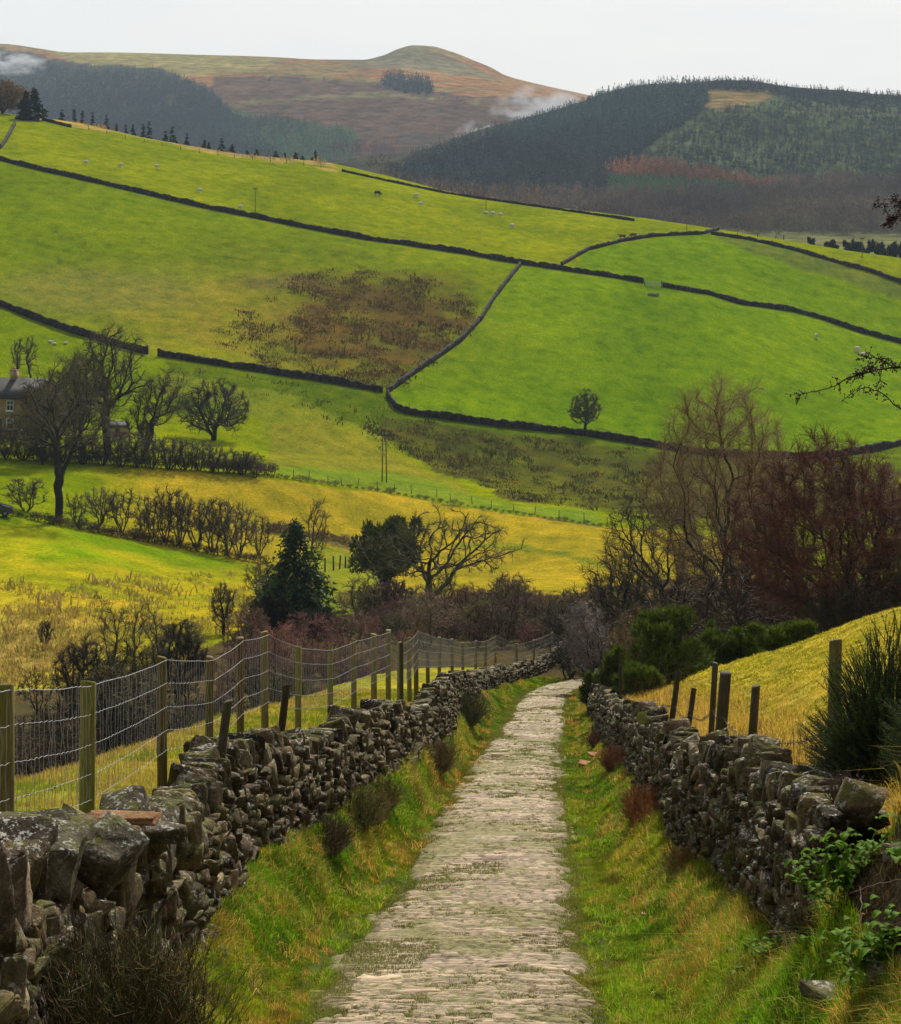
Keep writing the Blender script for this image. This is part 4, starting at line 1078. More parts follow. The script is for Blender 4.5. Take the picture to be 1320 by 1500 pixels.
# --- shrubs: prototypes reused by copying
SH = [grow(500+i, 3.0, 1.45, fork=.12, r0=.05, n=190, stems=5, rmin=.011, env_z=.52, wig=.3, tw=3, twl=.13, lump=.3, shell=.05, step=.13) for i in range(5)]
SHP = [(prisms(h, 5), prisms(f, 3)) for h, f in SH]
shrub_protos = {}
def shrub(px, py, h, label, tw='twig_dark', d=None, i=0, w=1., group='bare shrubs of the field hedgerows', name='hedge_shrub'):
    p = at_d(px, d) if d else place(px, py)
    s = h*p[1]/F/3.0; key = (i % 5, tw)
    root = empty(name, p, label, 'shrub', group, (i*2.4) % 6.28); root.scale = (s*w, s*w, s)
    if key in shrub_protos:
        for c in shrub_protos[key]:
            k = c.copy(); COL.objects.link(k); k.parent = root
    else:
        (hv, hq), (fv, fq) = SHP[i % 5]
        shrub_protos[key] = [mesh_np('stems', hv, hq, M['bark'], root), mesh_np('twigs', fv, fq, M[tw], root)]
    return root
low = [(38, 752, 55, 1.3), (112, 770, 48, 1), (145, 772, 62, 1), (178, 783, 70, .85), (210, 788, 40, .8), (222, 792, 70, .8), (243, 798, 88, .75), (262, 800, 88, .7), (288, 806, 78, .8), (312, 812, 85, .7), (332, 816, 90, .7), (352, 820, 84, .75), (380, 816, 66, .7)]
where = ['beside the parked car', 'just right of the big forked trunk', 'right of the forked tree', 'with a gap on either side', 'low and thin in the gap', 'at the start of the dense stretch', 'tallest left one of the dense stretch', 'upright, second in the dense stretch', 'broader, in the middle of the dense stretch', 'brown topped, past the middle', 'tall and dense near the far end', 'leaning towards the conifer', 'loose and separate at the right end']
for i, ((px, py, h, w), wr) in enumerate(zip(low, where)):
    shrub(px, py-3, h, 'bare shrub of the lower hedgerow, '+wr, ['twig_dark', 'twig', 'twig_grey'][i % 3], i=i, w=w*1.1)
up_ = [(-20, 672, 60), (8, 672, 58), (34, 674, 62), (62, 676, 56), (92, 678, 58), (120, 680, 55), (150, 682, 56), (178, 684, 55), (200, 685, 60), (224, 687, 52), (248, 688, 54), (270, 689, 50), (292, 690, 46), (312, 692, 46), (334, 694, 40), (354, 696, 34), (374, 700, 28)]
places = ['just off the left edge', 'at the left edge below the farmhouse', 'below the farmhouse window', 'below the farmhouse gable', 'behind the forked tree trunk', 'just right of the forked trunk', 'below the slender olive tree', 'below the ivy clad tree', 'right below the ivy clad trunk', 'below the curved limb tree', 'at the start of the open slope', 'left of the round bare tree', 'below the left side of the round bare tree', 'directly below the round bare tree', 'below the right side of the round bare tree', 'low, near the right end', 'lowest, at the right end']
for i, ((px, py, h), wr) in enumerate(zip(up_, places)):
    shrub(px, py, h, 'brown bare shrub of the upper hedge, '+wr, ['twig_dark', 'twig_mauve', 'twig'][i % 3], i=i+2, w=1.25)

TC = dict(twig=(.11, .082, .03), twig_dark=(.062, .046, .02), twig_mauve=(.15, .078, .048), twig_olive=(.085, .075, .018), twig_grey=(.13, .10, .06))
def thicket(name, px, py, h, tw, seed, dmin=60, dmax=400, wmul=1.15, d=None, label=None, offz=0):
    """one tangled mass of many shrubs"""
    q = np.random.default_rng(seed); G = hit(px, py, dmin, dmax) if d is None else np.stack([(px-CX)/F*d, d, zg((px-CX)/F*d, d)], -1)
    mb = MB()
    for k, g in enumerate(G):
        s = h*q.lognormal(-.1, .32)/3.0; R = rot(0, 0, q.uniform(0, 6.28)); (hv, hq), (fv, fq) = SHP[q.integers(5)]
        sc = np.array((s*wmul, s*wmul, s))
        c = np.array(TC[tw])*q.lognormal(0, .4)*(1+q.normal(0, .10, 3))
        mb.add((hv*sc)@R.T+g, hq, col=c*.6); mb.add((fv*sc)@R.T+g, fq, col=c)
    return tag(mb.build(name, M['scrub']), kind='stuff')
q = np.random.default_rng(91)
def band(n, x0, x1, d0, d1, seed):
    r = np.random.default_rng(seed); return r.uniform(x0, x1, n), r.uniform(d0, d1, n)
for nm, n, x0, x1, d0, d1, h, tw, sd in [
    ('scrub', 34, 330, 620, 118, 150, 1.8, 'twig_mauve', 1), ('scrub', 36, 560, 880, 125, 165, 2.2, 'twig_mauve', 2), ('scrub', 34, 380, 900, 135, 178, 2.3, 'twig', 3),
    ('thicket', 34, -60, 330, 60, 78, 2.5, 'twig_dark', 4), ('thicket', 16, -60, 430, 76, 96, 2.4, 'twig_olive', 5), ('thicket', 40, 300, 560, 85, 118, 1.7, 'twig_mauve', 6),
    ('thicket', 40, 830, 1010, 100, 128, 2.8, 'twig_dark', 7), ('thicket', 50, 1000, 1340, 84, 105, 3.4, 'twig_dark', 8), ('scrub', 36, 560, 850, 128, 142, 1.8, 'twig', 9),
    ('thicket', 18, 850, 930, 104, 116, 2.2, 'twig_mauve', 10), ('thicket', 45, 1180, 1400, 76, 92, 3.0, 'twig_dark', 11), ('thicket', 30, 880, 1150, 88, 100, 2.6, 'twig', 12), ('scrub', 24, 640, 870, 130, 142, 2.0, 'twig_olive', 13)]:
    px, d = band(n, x0, x1, d0, d1, sd); thicket(nm, px, None, h, tw, sd, d=d)
# small twiggy growth under the hedges
px = np.linspace(0, 385, 60); thicket('hedge_bottom', px+q.normal(0, 2, 60), np.interp(px, [0, 120, 250, 385], [757, 783, 806, 832])-6, 1.0, 'twig_dark', 20, 100, 400, 1.5)
px = np.linspace(-20, 400, 60); thicket('hedge_bottom', px, np.interp(px, [0, 160, 390], [676, 684, 700])-4, 1.6, 'twig_dark', 21, 100, 400, 1.4)
px = np.linspace(400, 900, 50); thicket('hedge_bottom', px, np.interp(px, [400, 560, 720, 880], [700, 722, 749, 772])-1, .5, 'twig_dark', 22, 100, 400, 2.2)
px = np.linspace(1060, 1120, 10); 
px = np.linspace(395, 560, 22); thicket('hedge_bottom', px, np.interp(px, [395, 480, 560], [776, 789, 806]), .9, 'twig_mauve', 23, 100, 400, 1.8)

# ------------------------------------------------------------------ evergreens
def conifer_pts(H, R, seed, whorls=30, per=10, leaf=12, size=.22, taper=1.0, ragged=.25, z0=.06):
    q = np.random.default_rng(seed); T = []
    c0 = []; dirs = []
    for w in range(whorls):
        f = (w+q.uniform(-.4, .4))/whorls; f = np.clip(f, 0, .995); z = H*(z0+(1-z0)*f)
        rad = R*(1-f)**taper*(1+q.uniform(-ragged, ragged))
        for k in range(max(3, int(per*(1-.55*f)))):
            a = q.uniform(0, 6.283); rr_ = rad*q.uniform(.65, 1.12)
            t = q.uniform(.12, 1, leaf)**.7
            x = np.cos(a)*rr_*t; y = np.sin(a)*rr_*t; zz = z+rr_*(.10*t-.38*t*t)+q.normal(0, .035*R, leaf)
            c0.append(np.stack([x, y, zz], -1)+q.normal(0, .05*R, (leaf, 3))*[1, 1, .4]); dirs.append(np.tile([np.cos(a), np.sin(a), -.35], (leaf, 1)))
    C = np.concatenate(c0); D = np.concatenate(dirs)+q.normal(0, .45, (len(C), 3)); D /= np.linalg.norm(D, axis=1)[:, None]
    S = size*q.uniform(.6, 1.4, len(C))*(1-.4*C[:, 2]/H)
    return leafmesh(C, D, S, q)
def leafmesh(C, D, S, q, asp=.35):
    n = len(C); r = q.normal(size=(n, 3)); r -= (r*D).sum(1)[:, None]*D; r /= np.linalg.norm(r, axis=1)[:, None]
    V = np.stack([C-r*S[:, None]*asp-D*S[:, None]*.4, C+r*S[:, None]*asp-D*S[:, None]*.4, C+D*S[:, None]*.8], 1).reshape(-1, 3)
    return V, np.arange(3*n).reshape(-1, 3)
def evergreen(name, p, H, R, label, seed, col, group=None, cat='tree', **kw):
    root = empty(name, p, label, cat, group)
    V, f = conifer_pts(H, R, seed, **kw); q = np.random.default_rng(seed)
    C = np.repeat(np.array(col)*q.uniform(.55, 1.5, (len(f), 1)), 3, 0)
    mesh_np('crown', V, f, M['leafy'], root, cols=C)
    mb = MB(); mb.tube([(0, 0, -.3), (0, 0, H*.5), (0, 0, H*.97)], [R*.07, R*.045, .01], 7); mb.build('trunk', M['bark'], root)
    return root
p = at_d(432, 138); evergreen('spruce_tree', p, hgt(p, 764), 4.1, 'dark pointed spruce in the valley below the hedgerow', 1, (.030, .055, .013), whorls=34, per=15, leaf=16, size=.34, taper=.8)
def blob(name, p, H, RX, label, seed, col, n=9000, size=.3, cat='shrub', lobes=9, group=None, up=.5, trunk=True, low=.15, spiky=0, asp=.35, ls=1.):
    """leafy mass built of uneven lobes with gaps"""
    q = np.random.default_rng(seed); root = empty(name, p, label, cat, group)
    Cs = []; Ds = []
    for k in range(lobes):
        a = q.uniform(0, 6.283); r = RX*q.uniform(.1, .62)*(1.25 if ls < 1 else 1)*(1-.55*max(0, q.random()-.3)*(ls < 1)); z = H*q.uniform(low+.15, .80); lr = RX*q.uniform(.28, .5)*(1.1-.5*z/H)*ls; lz = H*q.uniform(.16, .26)*ls
        m = n//lobes; u = q.normal(size=(m, 3)); u /= np.linalg.norm(u, axis=1)[:, None]; rad = q.uniform(.35, 1.08, (m, 1))**.6
        c = np.array([math.cos(a)*r, math.sin(a)*r, z]); Cs.append(c+u*rad*[lr, lr, lz]); Ds.append(u)
    C = np.concatenate(Cs); D = np.concatenate(Ds)*.8+[0, 0, up]+q.normal(0, .35, (len(C), 3))
    k = C[:, 2] > .02; C, D = C[k], D[k]; D /= np.linalg.norm(D, axis=1)[:, None]
    V, f = leafmesh(C, D, size*q.uniform(.5, 1.5, len(C)), q, asp)
    cl = np.repeat(np.array(col)*q.uniform(.5, 1.6, (len(f), 1))*(.75+.5*vnoise(C[:, 0]*2.5/RX+C[:, 2], C[:, 1]*2.5/RX, 5))[:, None], 3, 0)
    mesh_np('foliage', V, f, M['leafy'], root, cols=cl)
    if trunk:
        mb = MB()
        for k in range(5):
            a = q.uniform(0, 6.28); mb.tube([(0, 0, -.2), (math.cos(a)*RX*.2, math.sin(a)*RX*.2, H*.35), (math.cos(a)*RX*.35, math.sin(a)*RX*.35, H*.75)], [.05*RX, .03*RX, .008*RX], 6)
        mb.build('stem', M['bark'], root)
    return root
p = at_d(564, 190); blob('evergreen_tree', p, hgt(p, 738), 4.7, 'dark olive holly like evergreen left of the mossy spreading tree', 2, (.055, .068, .010), n=14000, size=.34, cat='tree', lobes=48, ls=.55, asp=.25)
p = at_d(398, 134); blob('evergreen_bush', p, 3.0, 1.8, 'dark rounded bush at the left foot of the pointed spruce', 3, (.030, .028, .014), n=7000, size=.26, lobes=30, ls=.6, asp=.25)
p = at_d(460, 134); blob('evergreen_bush', p, 2.2, 1.7, 'dark low bush at the right foot of the pointed spruce', 4, (.026, .030, .014), n=6000, size=.26, lobes=26, ls=.6, asp=.25)
p = at_d(50, 566); evergreen('conifer', p, hgt(p, 128), 4.2, 'broad dark conifer on the skyline near the top left corner', 5, (.018, .03, .014), whorls=18, per=10, leaf=10, size=1.1)
p = at_d(38, 560); evergreen('conifer', p, hgt(p, 132), 3.6, 'dark conifer tucked against the left side of the broad skyline conifer', 6, (.018, .028, .014), whorls=16, per=10, leaf=10, size=1.1)
# ridge conifers standing beyond the crest
rc = [(91, 160, 5), (109, 157, 5.5), (121, 160, 4.5), (136, 164, 5), (156, 167, 6), (171, 180, 3), (184, 182, 3), (195, 182, 4), (210, 180, 6), (218, 176, 7), (243, 190, 5), (253, 183, 8), (274, 194, 6), (299, 203, 5.5), (306, 208, 4), (325, 202, 7), (340, 210, 6), (362, 220, 4), (376, 218, 5), (404, 221, 6), (417, 224, 5), (433, 222, 6), (443, 228, 4), (462, 219, 7)]
ordn = ['first', 'second', 'third', 'fourth', 'fifth', 'sixth', 'seventh', 'eighth', 'ninth', 'tenth', 'eleventh', 'twelfth', 'thirteenth', 'fourteenth', 'fifteenth', 'sixteenth', 'seventeenth', 'eighteenth', 'nineteenth', 'twentieth', 'twenty first', 'twenty second', 'twenty third', 'twenty fourth']
for i, (px, top, w) in enumerate(rc):
    yb = np.interp(px, [a for a, b, c in ridge], [c for a, b, c in ridge])
    p = at_d(px, 622); H = hgt(p, top)
    evergreen('ridge_conifer', p, H, w*622/F*1.05, 'small dark skyline conifer, %s from the left of its row' % ordn[i], 30+i, (.018, .03, .014), 'conifers along the skyline', whorls=11, per=7, leaf=6, size=.8, taper=.75)
for i, (px, top) in enumerate([(1188, 348), (1213, 352), (1222, 350), (1240, 352), (1250, 350), (1262, 353), (1275, 351), (1286, 350), (1298, 352), (1309, 350), (1318, 352)]):
    p = at_d(px, 575); blob('young_pine', p, hgt(p, top), 2.0 if i else 1.3, 'dark young pine beyond the top right field, %s from the left of its row' % ordn[i], 70+i, (.018, .03, .014), n=500, size=.7, cat='tree', lobes=6, group='young pines beyond the top right field', trunk=False)

# gorse in the middle distance
for px, d, H, R, lab, sd in [(975, 66, 2.75, 1.75, 'big rounded dark green gorse bush at the top of the right wall', 11), (905, 68, 1.9, .85, 'narrow dark gorse bush leaning over the right wall', 12), (868, 74, 1.5, .6, 'dark gorse bush at the bend, next to the end of the lane', 13), (1030, 68, 2.1, 1.15, 'dark gorse bush right of the biggest rounded one', 14), (1085, 68, 1.5, 1.2, 'low gorse bush in the middle of the gorse row', 15), (1140, 66, 1.1, 1.1, 'low spreading gorse bush near the right end of the row', 16), (1180, 64, .7, .7, 'smallest gorse bush at the right end of the row on the field edge', 17), (945, 62, 1.1, .8, 'dark gorse bush in front of the biggest rounded one', 18), (925, 63, 1.0, .7, 'dark gorse bush just above the dark fence post', 19)]:
    p = at_d(px, d); blob('gorse_bush', p, H, R, lab, sd, (.075, .105, .009), n=int(8000*R), size=.13, lobes=int(16+12*R), ls=.7, up=.7, group='gorse bushes above the right wall', low=0, asp=.18)
print('plants', time.time()-T0)
# ------------------------------------------------------------------ distant hills
def hill(name, pxk, rows, colf, n=520, seed=1, dep=90):
    """rows: list of (depth list, photo height list) over the columns pxk"""
    PX = np.arange(pxk[0], pxk[-1]+1, 6.); D = np.array([pchip(pxk, r[0], PX) for r in rows])
    Z = np.array([pchip(pxk, -(np.array(r[1], float)-HY)/F*np.array(r[0], float), PX) for r in rows])
    t = np.linspace(0, 1, dep); YY = np.zeros((dep, len(PX))); ZZ = np.zeros_like(YY)
    for i in range(len(PX)):
        YY[:, i] = D[0, i]+(D[-1, i]-D[0, i])*t; ZZ[:, i] = pchip(D[:, i], Z[:, i], YY[:, i])
    XX = (PX[None]-CX)/F*YY
    ZZ = ZZ+(fbm(XX*.006, YY*.006, seed, 5)-.5)*(9 if seed == 9 else 4)*np.sin(np.pi*np.clip(t, 0, 1))[:, None]
    PY = HY-F*ZZ/YY; PP = np.broadcast_to(PX[None], PY.shape)
    C = colf(PP, PY, XX, YY)
    a, b = YY.shape; idx = np.arange(a*b).reshape(a, b)
    q4 = np.stack([idx[:-1, :-1], idx[:-1, 1:], idx[1:, 1:], idx[1:, :-1]], -1).reshape(-1, 4)
    o = mesh_np(name, np.stack([XX, YY, ZZ], -1).reshape(-1, 3), q4, M['hills'], cols=C.reshape(-1, 3), smooth=True)
    tag(o, kind='structure')
    def at(px, py):
        """highest-in-depth-order first hit on this hill for photo points"""
        i = np.clip(((px-PX[0])/6.).astype(int), 0, len(PX)-1)
        out = np.zeros((len(px), 3)); ok = np.zeros(len(px), bool)
        for k in range(len(px)):
            c = PY[:, i[k]]; j = np.argmax(c <= py[k])
            if c[j] > py[k]: continue
            f = 0 if j == 0 else (c[j-1]-py[k])/(c[j-1]-c[j]+1e-9)
            y = YY[j-1, i[k]]*(1-f)+YY[j, i[k]]*f if j else YY[0, i[k]]
            zz = ZZ[j-1, i[k]]*(1-f)+ZZ[j, i[k]]*f if j else ZZ[0, i[k]]
            out[k] = ((px[k]-CX)/F*y, y, zz); ok[k] = True
        return out[ok]
    return at
k1 = [-500, 0, 60, 100, 180, 250, 330, 400, 470, 530, 560, 585, 605, 630, 660, 690, 720, 740, 800, 860, 950, 1100, 1320, 1900]
c1 = [60, 64, 72, 78, 79, 81, 83, 86, 90, 90, 83, 72, 67, 68, 76, 88, 101, 113, 128, 141, 165, 200, 230, 260]
s1 = [110, 110, 105, 97, 93, 92, 92, 94, 98, 98, 97, 96, 97, 100, 104, 109, 113, 118, 136, 150, 176, 212, 240, 280]
n1 = len(k1)
def colm(px, py, X, Y):
    C = np.empty(px.shape+(3,)); C[:] = (.23, .11, .035)
    n = fbm(X*.006, Y*.006, 7, 5); n2 = fbm(X*.03, Y*.03, 8, 4)
    px = px+(n-.5)*40; py = py+(n2-.5)*10
    def put(m, c, k=.9):
        kk = (m*k)[..., None]; C[:] = C*(1-kk)+np.array(c)*kk
    put(n2 > .52, (.28, .165, .055), .6)
    put(n > .6, (.15, .14, .045), .5)
    put(inpoly(px, py, [(60, 60), (180, 72), (420, 85), (380, 105), (250, 112), (100, 95)]), (.22, .20, .055), .8)
    put(inpoly(px, py, [(510, 95), (605, 60), (740, 120), (660, 108)]), (.14, .125, .06))
    put(inpoly(px, py, [(310, 112), (500, 112), (570, 122), (700, 140), (900, 150), (900, 330), (300, 330), (300, 140)]), (.075, .048, .032))
    put(inpoly(px, py, [(380, 103), (540, 115), (700, 132), (700, 137), (540, 121), (380, 109)]), (.14, .13, .04), .8)
    put(inpoly(px, py, [(340, 150), (560, 135), (700, 148), (700, 152), (560, 140), (340, 156)]), (.15, .13, .05), .8)
    put(inpoly(px, py, [(300, 150), (420, 175), (520, 190), (520, 240), (300, 240)]), (.05, .065, .03))
    put(inpoly(px, py, [(470, 225), (500, 208), (560, 208), (590, 225), (560, 245)]), (.14, .06, .03), .8)
    put(inpoly(px, py, [(-500, 40), (0, 70), (100, 92), (230, 98), (310, 130), (330, 180), (400, 240), (400, 330), (-500, 330)]), (.03, .038, .026))
    put(inpoly(px, py, [(555, 215), (600, 190), (640, 200), (640, 260), (560, 260)]), (.05, .045, .035), .6)
    return C
moor = hill('hills', k1, [([1500]*n1, [345]*n1), ([1900]*n1, [262]*n1), ([2350]*n1, list(np.array(s1)*.45+100)), ([2750]*n1, s1), ([3050]*n1, c1), ([3400]*n1, [c+25 for c in c1]), ([3540]*n1, [c+34 for c in c1])], colm, seed=3)
k2 = [480, 540, 620, 700, 780, 850, 880, 920, 960, 1010, 1060, 1100, 1160, 1240, 1320, 1500, 2000]
c2 = [262, 245, 225, 195, 174, 152, 140, 130, 125, 124, 121, 123, 133, 138, 144, 150, 190]
n2_ = len(k2)
def colf(px, py, X, Y):
    C = np.empty(px.shape+(3,)); C[:] = (.040, .040, .025)
    n = fbm(X*.01, Y*.01, 17, 4); py = py+(n-.5)*14; px = px+(n-.5)*30
    def put(m, c, k=.9):
        kk = (m*k)[..., None]; C[:] = C*(1-kk)+np.array(c)*kk
    put(inpoly(px, py, [(1030, 130), (1130, 133), (1130, 150), (1060, 168), (1030, 150)]), (.17, .12, .045))
    put(inpoly(px, py, [(950, 190), (1040, 160), (1140, 140), (1320, 150), (1320, 262), (1000, 262), (920, 240)]), (.060, .078, .034))
    put(inpoly(px, py, [(1200, 300), (1320, 300), (2000, 300), (2000, 420), (1150, 420)]), (.08, .065, .05))
    put(py > 338, (.15, .15, .05))
    return C
wood = hill('hills', k2, [([760]*n2_, [395]*n2_), ([980]*n2_, [345]*n2_), ([1250]*n2_, [275]*n2_), ([1500]*n2_, list(np.array(c2)*.5+105)), ([1800]*n2_, c2), ([2100]*n2_, [c+30 for c in c2]), ([2700]*n2_, [c+120 for c in c2])], colf, seed=9)

def forest(name, G, hmin, hmax, col, seed, kind='cone', vary=.45, wr=.38, nf=16):
    """a far-off wood: each tree a ragged cone or a loose upright crown"""
    q = np.random.default_rng(seed); n = len(G); H = q.uniform(hmin, hmax, n)
    if kind == 'cone':
        z = q.random((n, nf*3)); z[:, :4] = .9; R = H[:, None]*wr*(1-z)**.8*q.uniform(.5, 1.15, z.shape)+.12; a = q.uniform(0, 6.283, z.shape)
        c = np.stack([np.cos(a)*R*.5, np.sin(a)*R*.5, z*H[:, None]], -1); sz = H[:, None]*.10*(1.25-z)*q.uniform(.6, 1.4, z.shape)+.25
        d = np.stack([np.cos(a), np.sin(a), -.45+0*a], -1)
    else:
        z = q.uniform(.12, 1, (n, nf*3)); R = H[:, None]*wr*np.sqrt(np.clip(1-((z-.6)/.55)**2, .05, 1))*q.random(z.shape)**.5; a = q.uniform(0, 6.283, z.shape)
        c = np.stack([np.cos(a)*R, np.sin(a)*R, z*H[:, None]], -1); sz = H[:, None]*.14*q.uniform(.6, 1.4, z.shape)
        d = np.stack([np.cos(a)*.35, np.sin(a)*.35, 1+0*a], -1)
    c = c+G[:, None]; C = c.reshape(-1, 3); D = d.reshape(-1, 3)+q.normal(0, .3, C.shape); D /= np.linalg.norm(D, axis=1)[:, None]
    V, f = leafmesh(C, D, sz.ravel(), q, .42 if kind == 'cone' else .14)
    tn = np.repeat(q.uniform(1-vary, 1+vary, n), z.shape[1]); bl = (vnoise(C[:, 0]*.02, C[:, 1]*.02, 3)*.4+.8)*(.6+.9*sm(fbm(C[:, 0]*.006+seed, C[:, 1]*.004, 4, 3), .35, .65))
    cl = np.repeat(np.array(col)*(tn*bl*q.uniform(.75, 1.25, len(C)))[:, None], 3, 0)
    return tag(mesh_np(name, V, f, M['leafy'], cols=cl), kind='stuff')
def scatter(poly, n, seed, at, dens=None):
    px, py = pts_in(poly, n, seed, dens); return at(px, py)
DKC = (.018, .040, .038); LAR = (.36, .14, .045); GRN = (.035, .085, .022); DEC = (.085, .058, .042); DEC2 = (.10, .085, .045)
forest('conifer_forest', scatter([(-60, 82), (0, 84), (60, 96), (110, 106), (230, 108), (300, 132), (330, 160), (410, 235), (430, 262), (200, 230), (0, 200), (-60, 200)], 9000, 1, moor), 8, 13, DKC, 1)
forest('conifer_forest', scatter([(330, 170), (430, 178), (520, 195), (520, 250), (400, 250), (340, 200)], 1300, 2, moor), 6, 10, GRN, 2)
forest('conifer_forest', scatter([(560, 118), (585, 116), (632, 126), (636, 139), (598, 137), (562, 129)], 260, 3, moor), 12, 16, DKC, 3)
forest('conifer_forest', scatter([(380, 110), (560, 125), (700, 150), (700, 160), (560, 132), (400, 125)], 45, 33, moor), 5, 9, (.05, .04, .03), 33)
forest('conifer_forest', scatter([(560, 265), (640, 232), (720, 205), (780, 182), (850, 158), (880, 145), (930, 131), (1010, 126), (1040, 128), (1030, 165), (960, 205), (930, 230), (900, 250), (700, 270), (600, 275)], 9000, 4, wood), 6, 11, DKC, 4)
forest('conifer_forest', scatter([(1030, 121), (1100, 122), (1160, 133), (1320, 143), (1420, 148), (1420, 168), (1320, 162), (1160, 152), (1130, 135), (1040, 131)], 2000, 5, wood), 5, 8, DKC, 5)
cr = np.linspace(600, 1420, 420)+np.random.default_rng(6).normal(0, 2, 420); forest('conifer_forest', wood(cr, np.interp(cr, k2, c2)+np.random.default_rng(7).uniform(1, 9, 420)), 4, 8, DKC, 41)
forest('young_plantation', scatter([(930, 235), (1040, 165), (1130, 150), (1320, 160), (1320, 262), (950, 262)], 4200, 6, wood, lambda px, py, q: np.sin((px*.5-py*1.3)*.55+3*fbm(px*.02, py*.02, 4, 2)) > -.4), 2.5, 5, (.028, .052, .036), 6)
forest('conifer_forest', scatter([(560, 262), (700, 262), (880, 248), (900, 262), (880, 285), (700, 300), (560, 275)], 1300, 7, wood), 7, 11, (.026, .034, .022), 7)
forest('larch_forest', scatter([(885, 250), (930, 238), (1000, 248), (1140, 275), (1145, 285), (1000, 268), (890, 262)], 1300, 8, wood), 6, 9, LAR, 8)
forest('conifer_forest', scatter([(890, 268), (940, 266), (1060, 275), (1100, 282), (1060, 290), (890, 288)], 900, 9, wood), 5, 8, GRN, 9)
forest('bare_woodland', scatter([(560, 268), (700, 288), (890, 290), (1100, 285), (1150, 265), (1320, 265), (1420, 265), (1420, 340), (1000, 345), (700, 320), (560, 280)], 4200, 10, wood), 6, 10, DEC, 10, 'bare', wr=.36, nf=14)
forest('bare_woodland', scatter([(1100, 290), (1320, 285), (1420, 285), (1420, 346), (1100, 346)], 1300, 11, wood), 6, 10, DEC2, 11, 'bare', wr=.34, nf=14)
forest('larch_forest', scatter([(470, 225), (500, 212), (560, 212), (585, 225), (550, 240)], 160, 12, moor), 8, 12, (.14, .055, .03), 12)
forest('bare_woodland', scatter([(560, 225), (640, 235), (640, 275), (520, 262), (470, 250)], 250, 13, moor), 10, 15, DEC, 13, 'bare', wr=.36)
# woodland strip just behind the field crest
px = np.linspace(555, 1420, 520)+np.random.default_rng(3).normal(0, 6, 520); dd = np.random.default_rng(4).uniform(690, 800, 520)
X = (px-CX)/F*dd
forest('bare_woodland', np.stack([X, dd, zg(X, dd)], -1), 9, 14, (.08, .06, .04), 14, 'bare', wr=.36, nf=16)
print('hills', time.time()-T0)

# ------------------------------------------------------------------ poles, gate, farm
def pole(px, py, top, label, cross=.5, twin=0, d=None):
    p = place(px, py); H = hgt(p, top); root = empty('power_pole', p, label, 'pole', 'power poles on the hillside')
    for k in range(2 if twin else 1):
        o = (k-.5)*twin if twin else 0
        mb = MB(); mb.tube([(o, 0, -.5), (o*.75, 0, H)], [.09, .07], 8); mb.build('post', M['pole'], root)
    mb = MB(); mb.box((-cross-twin*.4, -.08, H-.5), (cross+twin*.4, .08, H-.32)); mb.build('crossarm', M['old_wood'], root)
    for x in (-cross, 0, cross):
        mb = MB(); mb.tube([(x, 0, H-.32), (x, 0, H-.05)], [.06, .04], 6); mb.build('insulator', M['old_wood'], root)
    return p, H
M['pole'] = mat_simple('grey_pole', (.10, .09, .07), .8, .3, 2)
pole(374, 318, 274, 'single power pole in the upper left field beside a sheep')
pole(712, 308, 264, 'single power pole above the group of sheep near the skyline')
pole(1006, 343, 310, 'single power pole close to the skyline near the red brown cows')
pole(1263, 378, 347, 'single power pole at the skyline of the top right field')
p, H = pole(563, 706, 633, 'twin leg power pole with yellow sign standing at the top of the yellow field', .8, .6)
mb = MB(); mb.box((-.25, -.22, 3.6), (.25, -.16, 4.1)); o = mb.build('warning_sign', mat_simple('yellow_plate', (.6, .5, .03), .5, .05), bpy.data.objects[[o.name for o in COL.objects if o.name.startswith('power_pole')][-1]])
# gate in the long wall
p = place(957, 421); root = empty('field_gate', p, 'small pale metal gate in the gap of the long hillside wall', 'gate', None, math.radians(-12))
gm = mat_simple('pale_metal', (.42, .48, .28), .5, .1)
for k, z in enumerate((.25, .5, .72, .92, 1.12)):
    mb = MB(); mb.box((-1.8, -.03, z), (1.8, .03, z+.13)); mb.build('bar', gm, root)
for x in (-1.85, 1.85):
    mb = MB(); mb.box((x-.08, -.08, -.2), (x+.08, .08, 1.5)); mb.build('post', M['old_wood'], root)
p = place(957, 433); root = empty('stone_trough', p, 'small stone trough on bare ground below the metal gate', 'trough')
mb = MB(); mb.box((-1.2, -.4, 0), (1.2, .4, .12)); mb.box((-1.2, -.4, .12), (1.2, -.28, .5)); mb.box((-1.2, .28, .12), (1.2, .4, .5)); mb.box((-1.2, -.28, .12), (-1.08, .28, .5)); mb.box((1.08, -.28, .12), (1.2, .28, .5))
mb.build('basin', mat_simple('pale_stone', (.25, .24, .22), .8, .2), root)
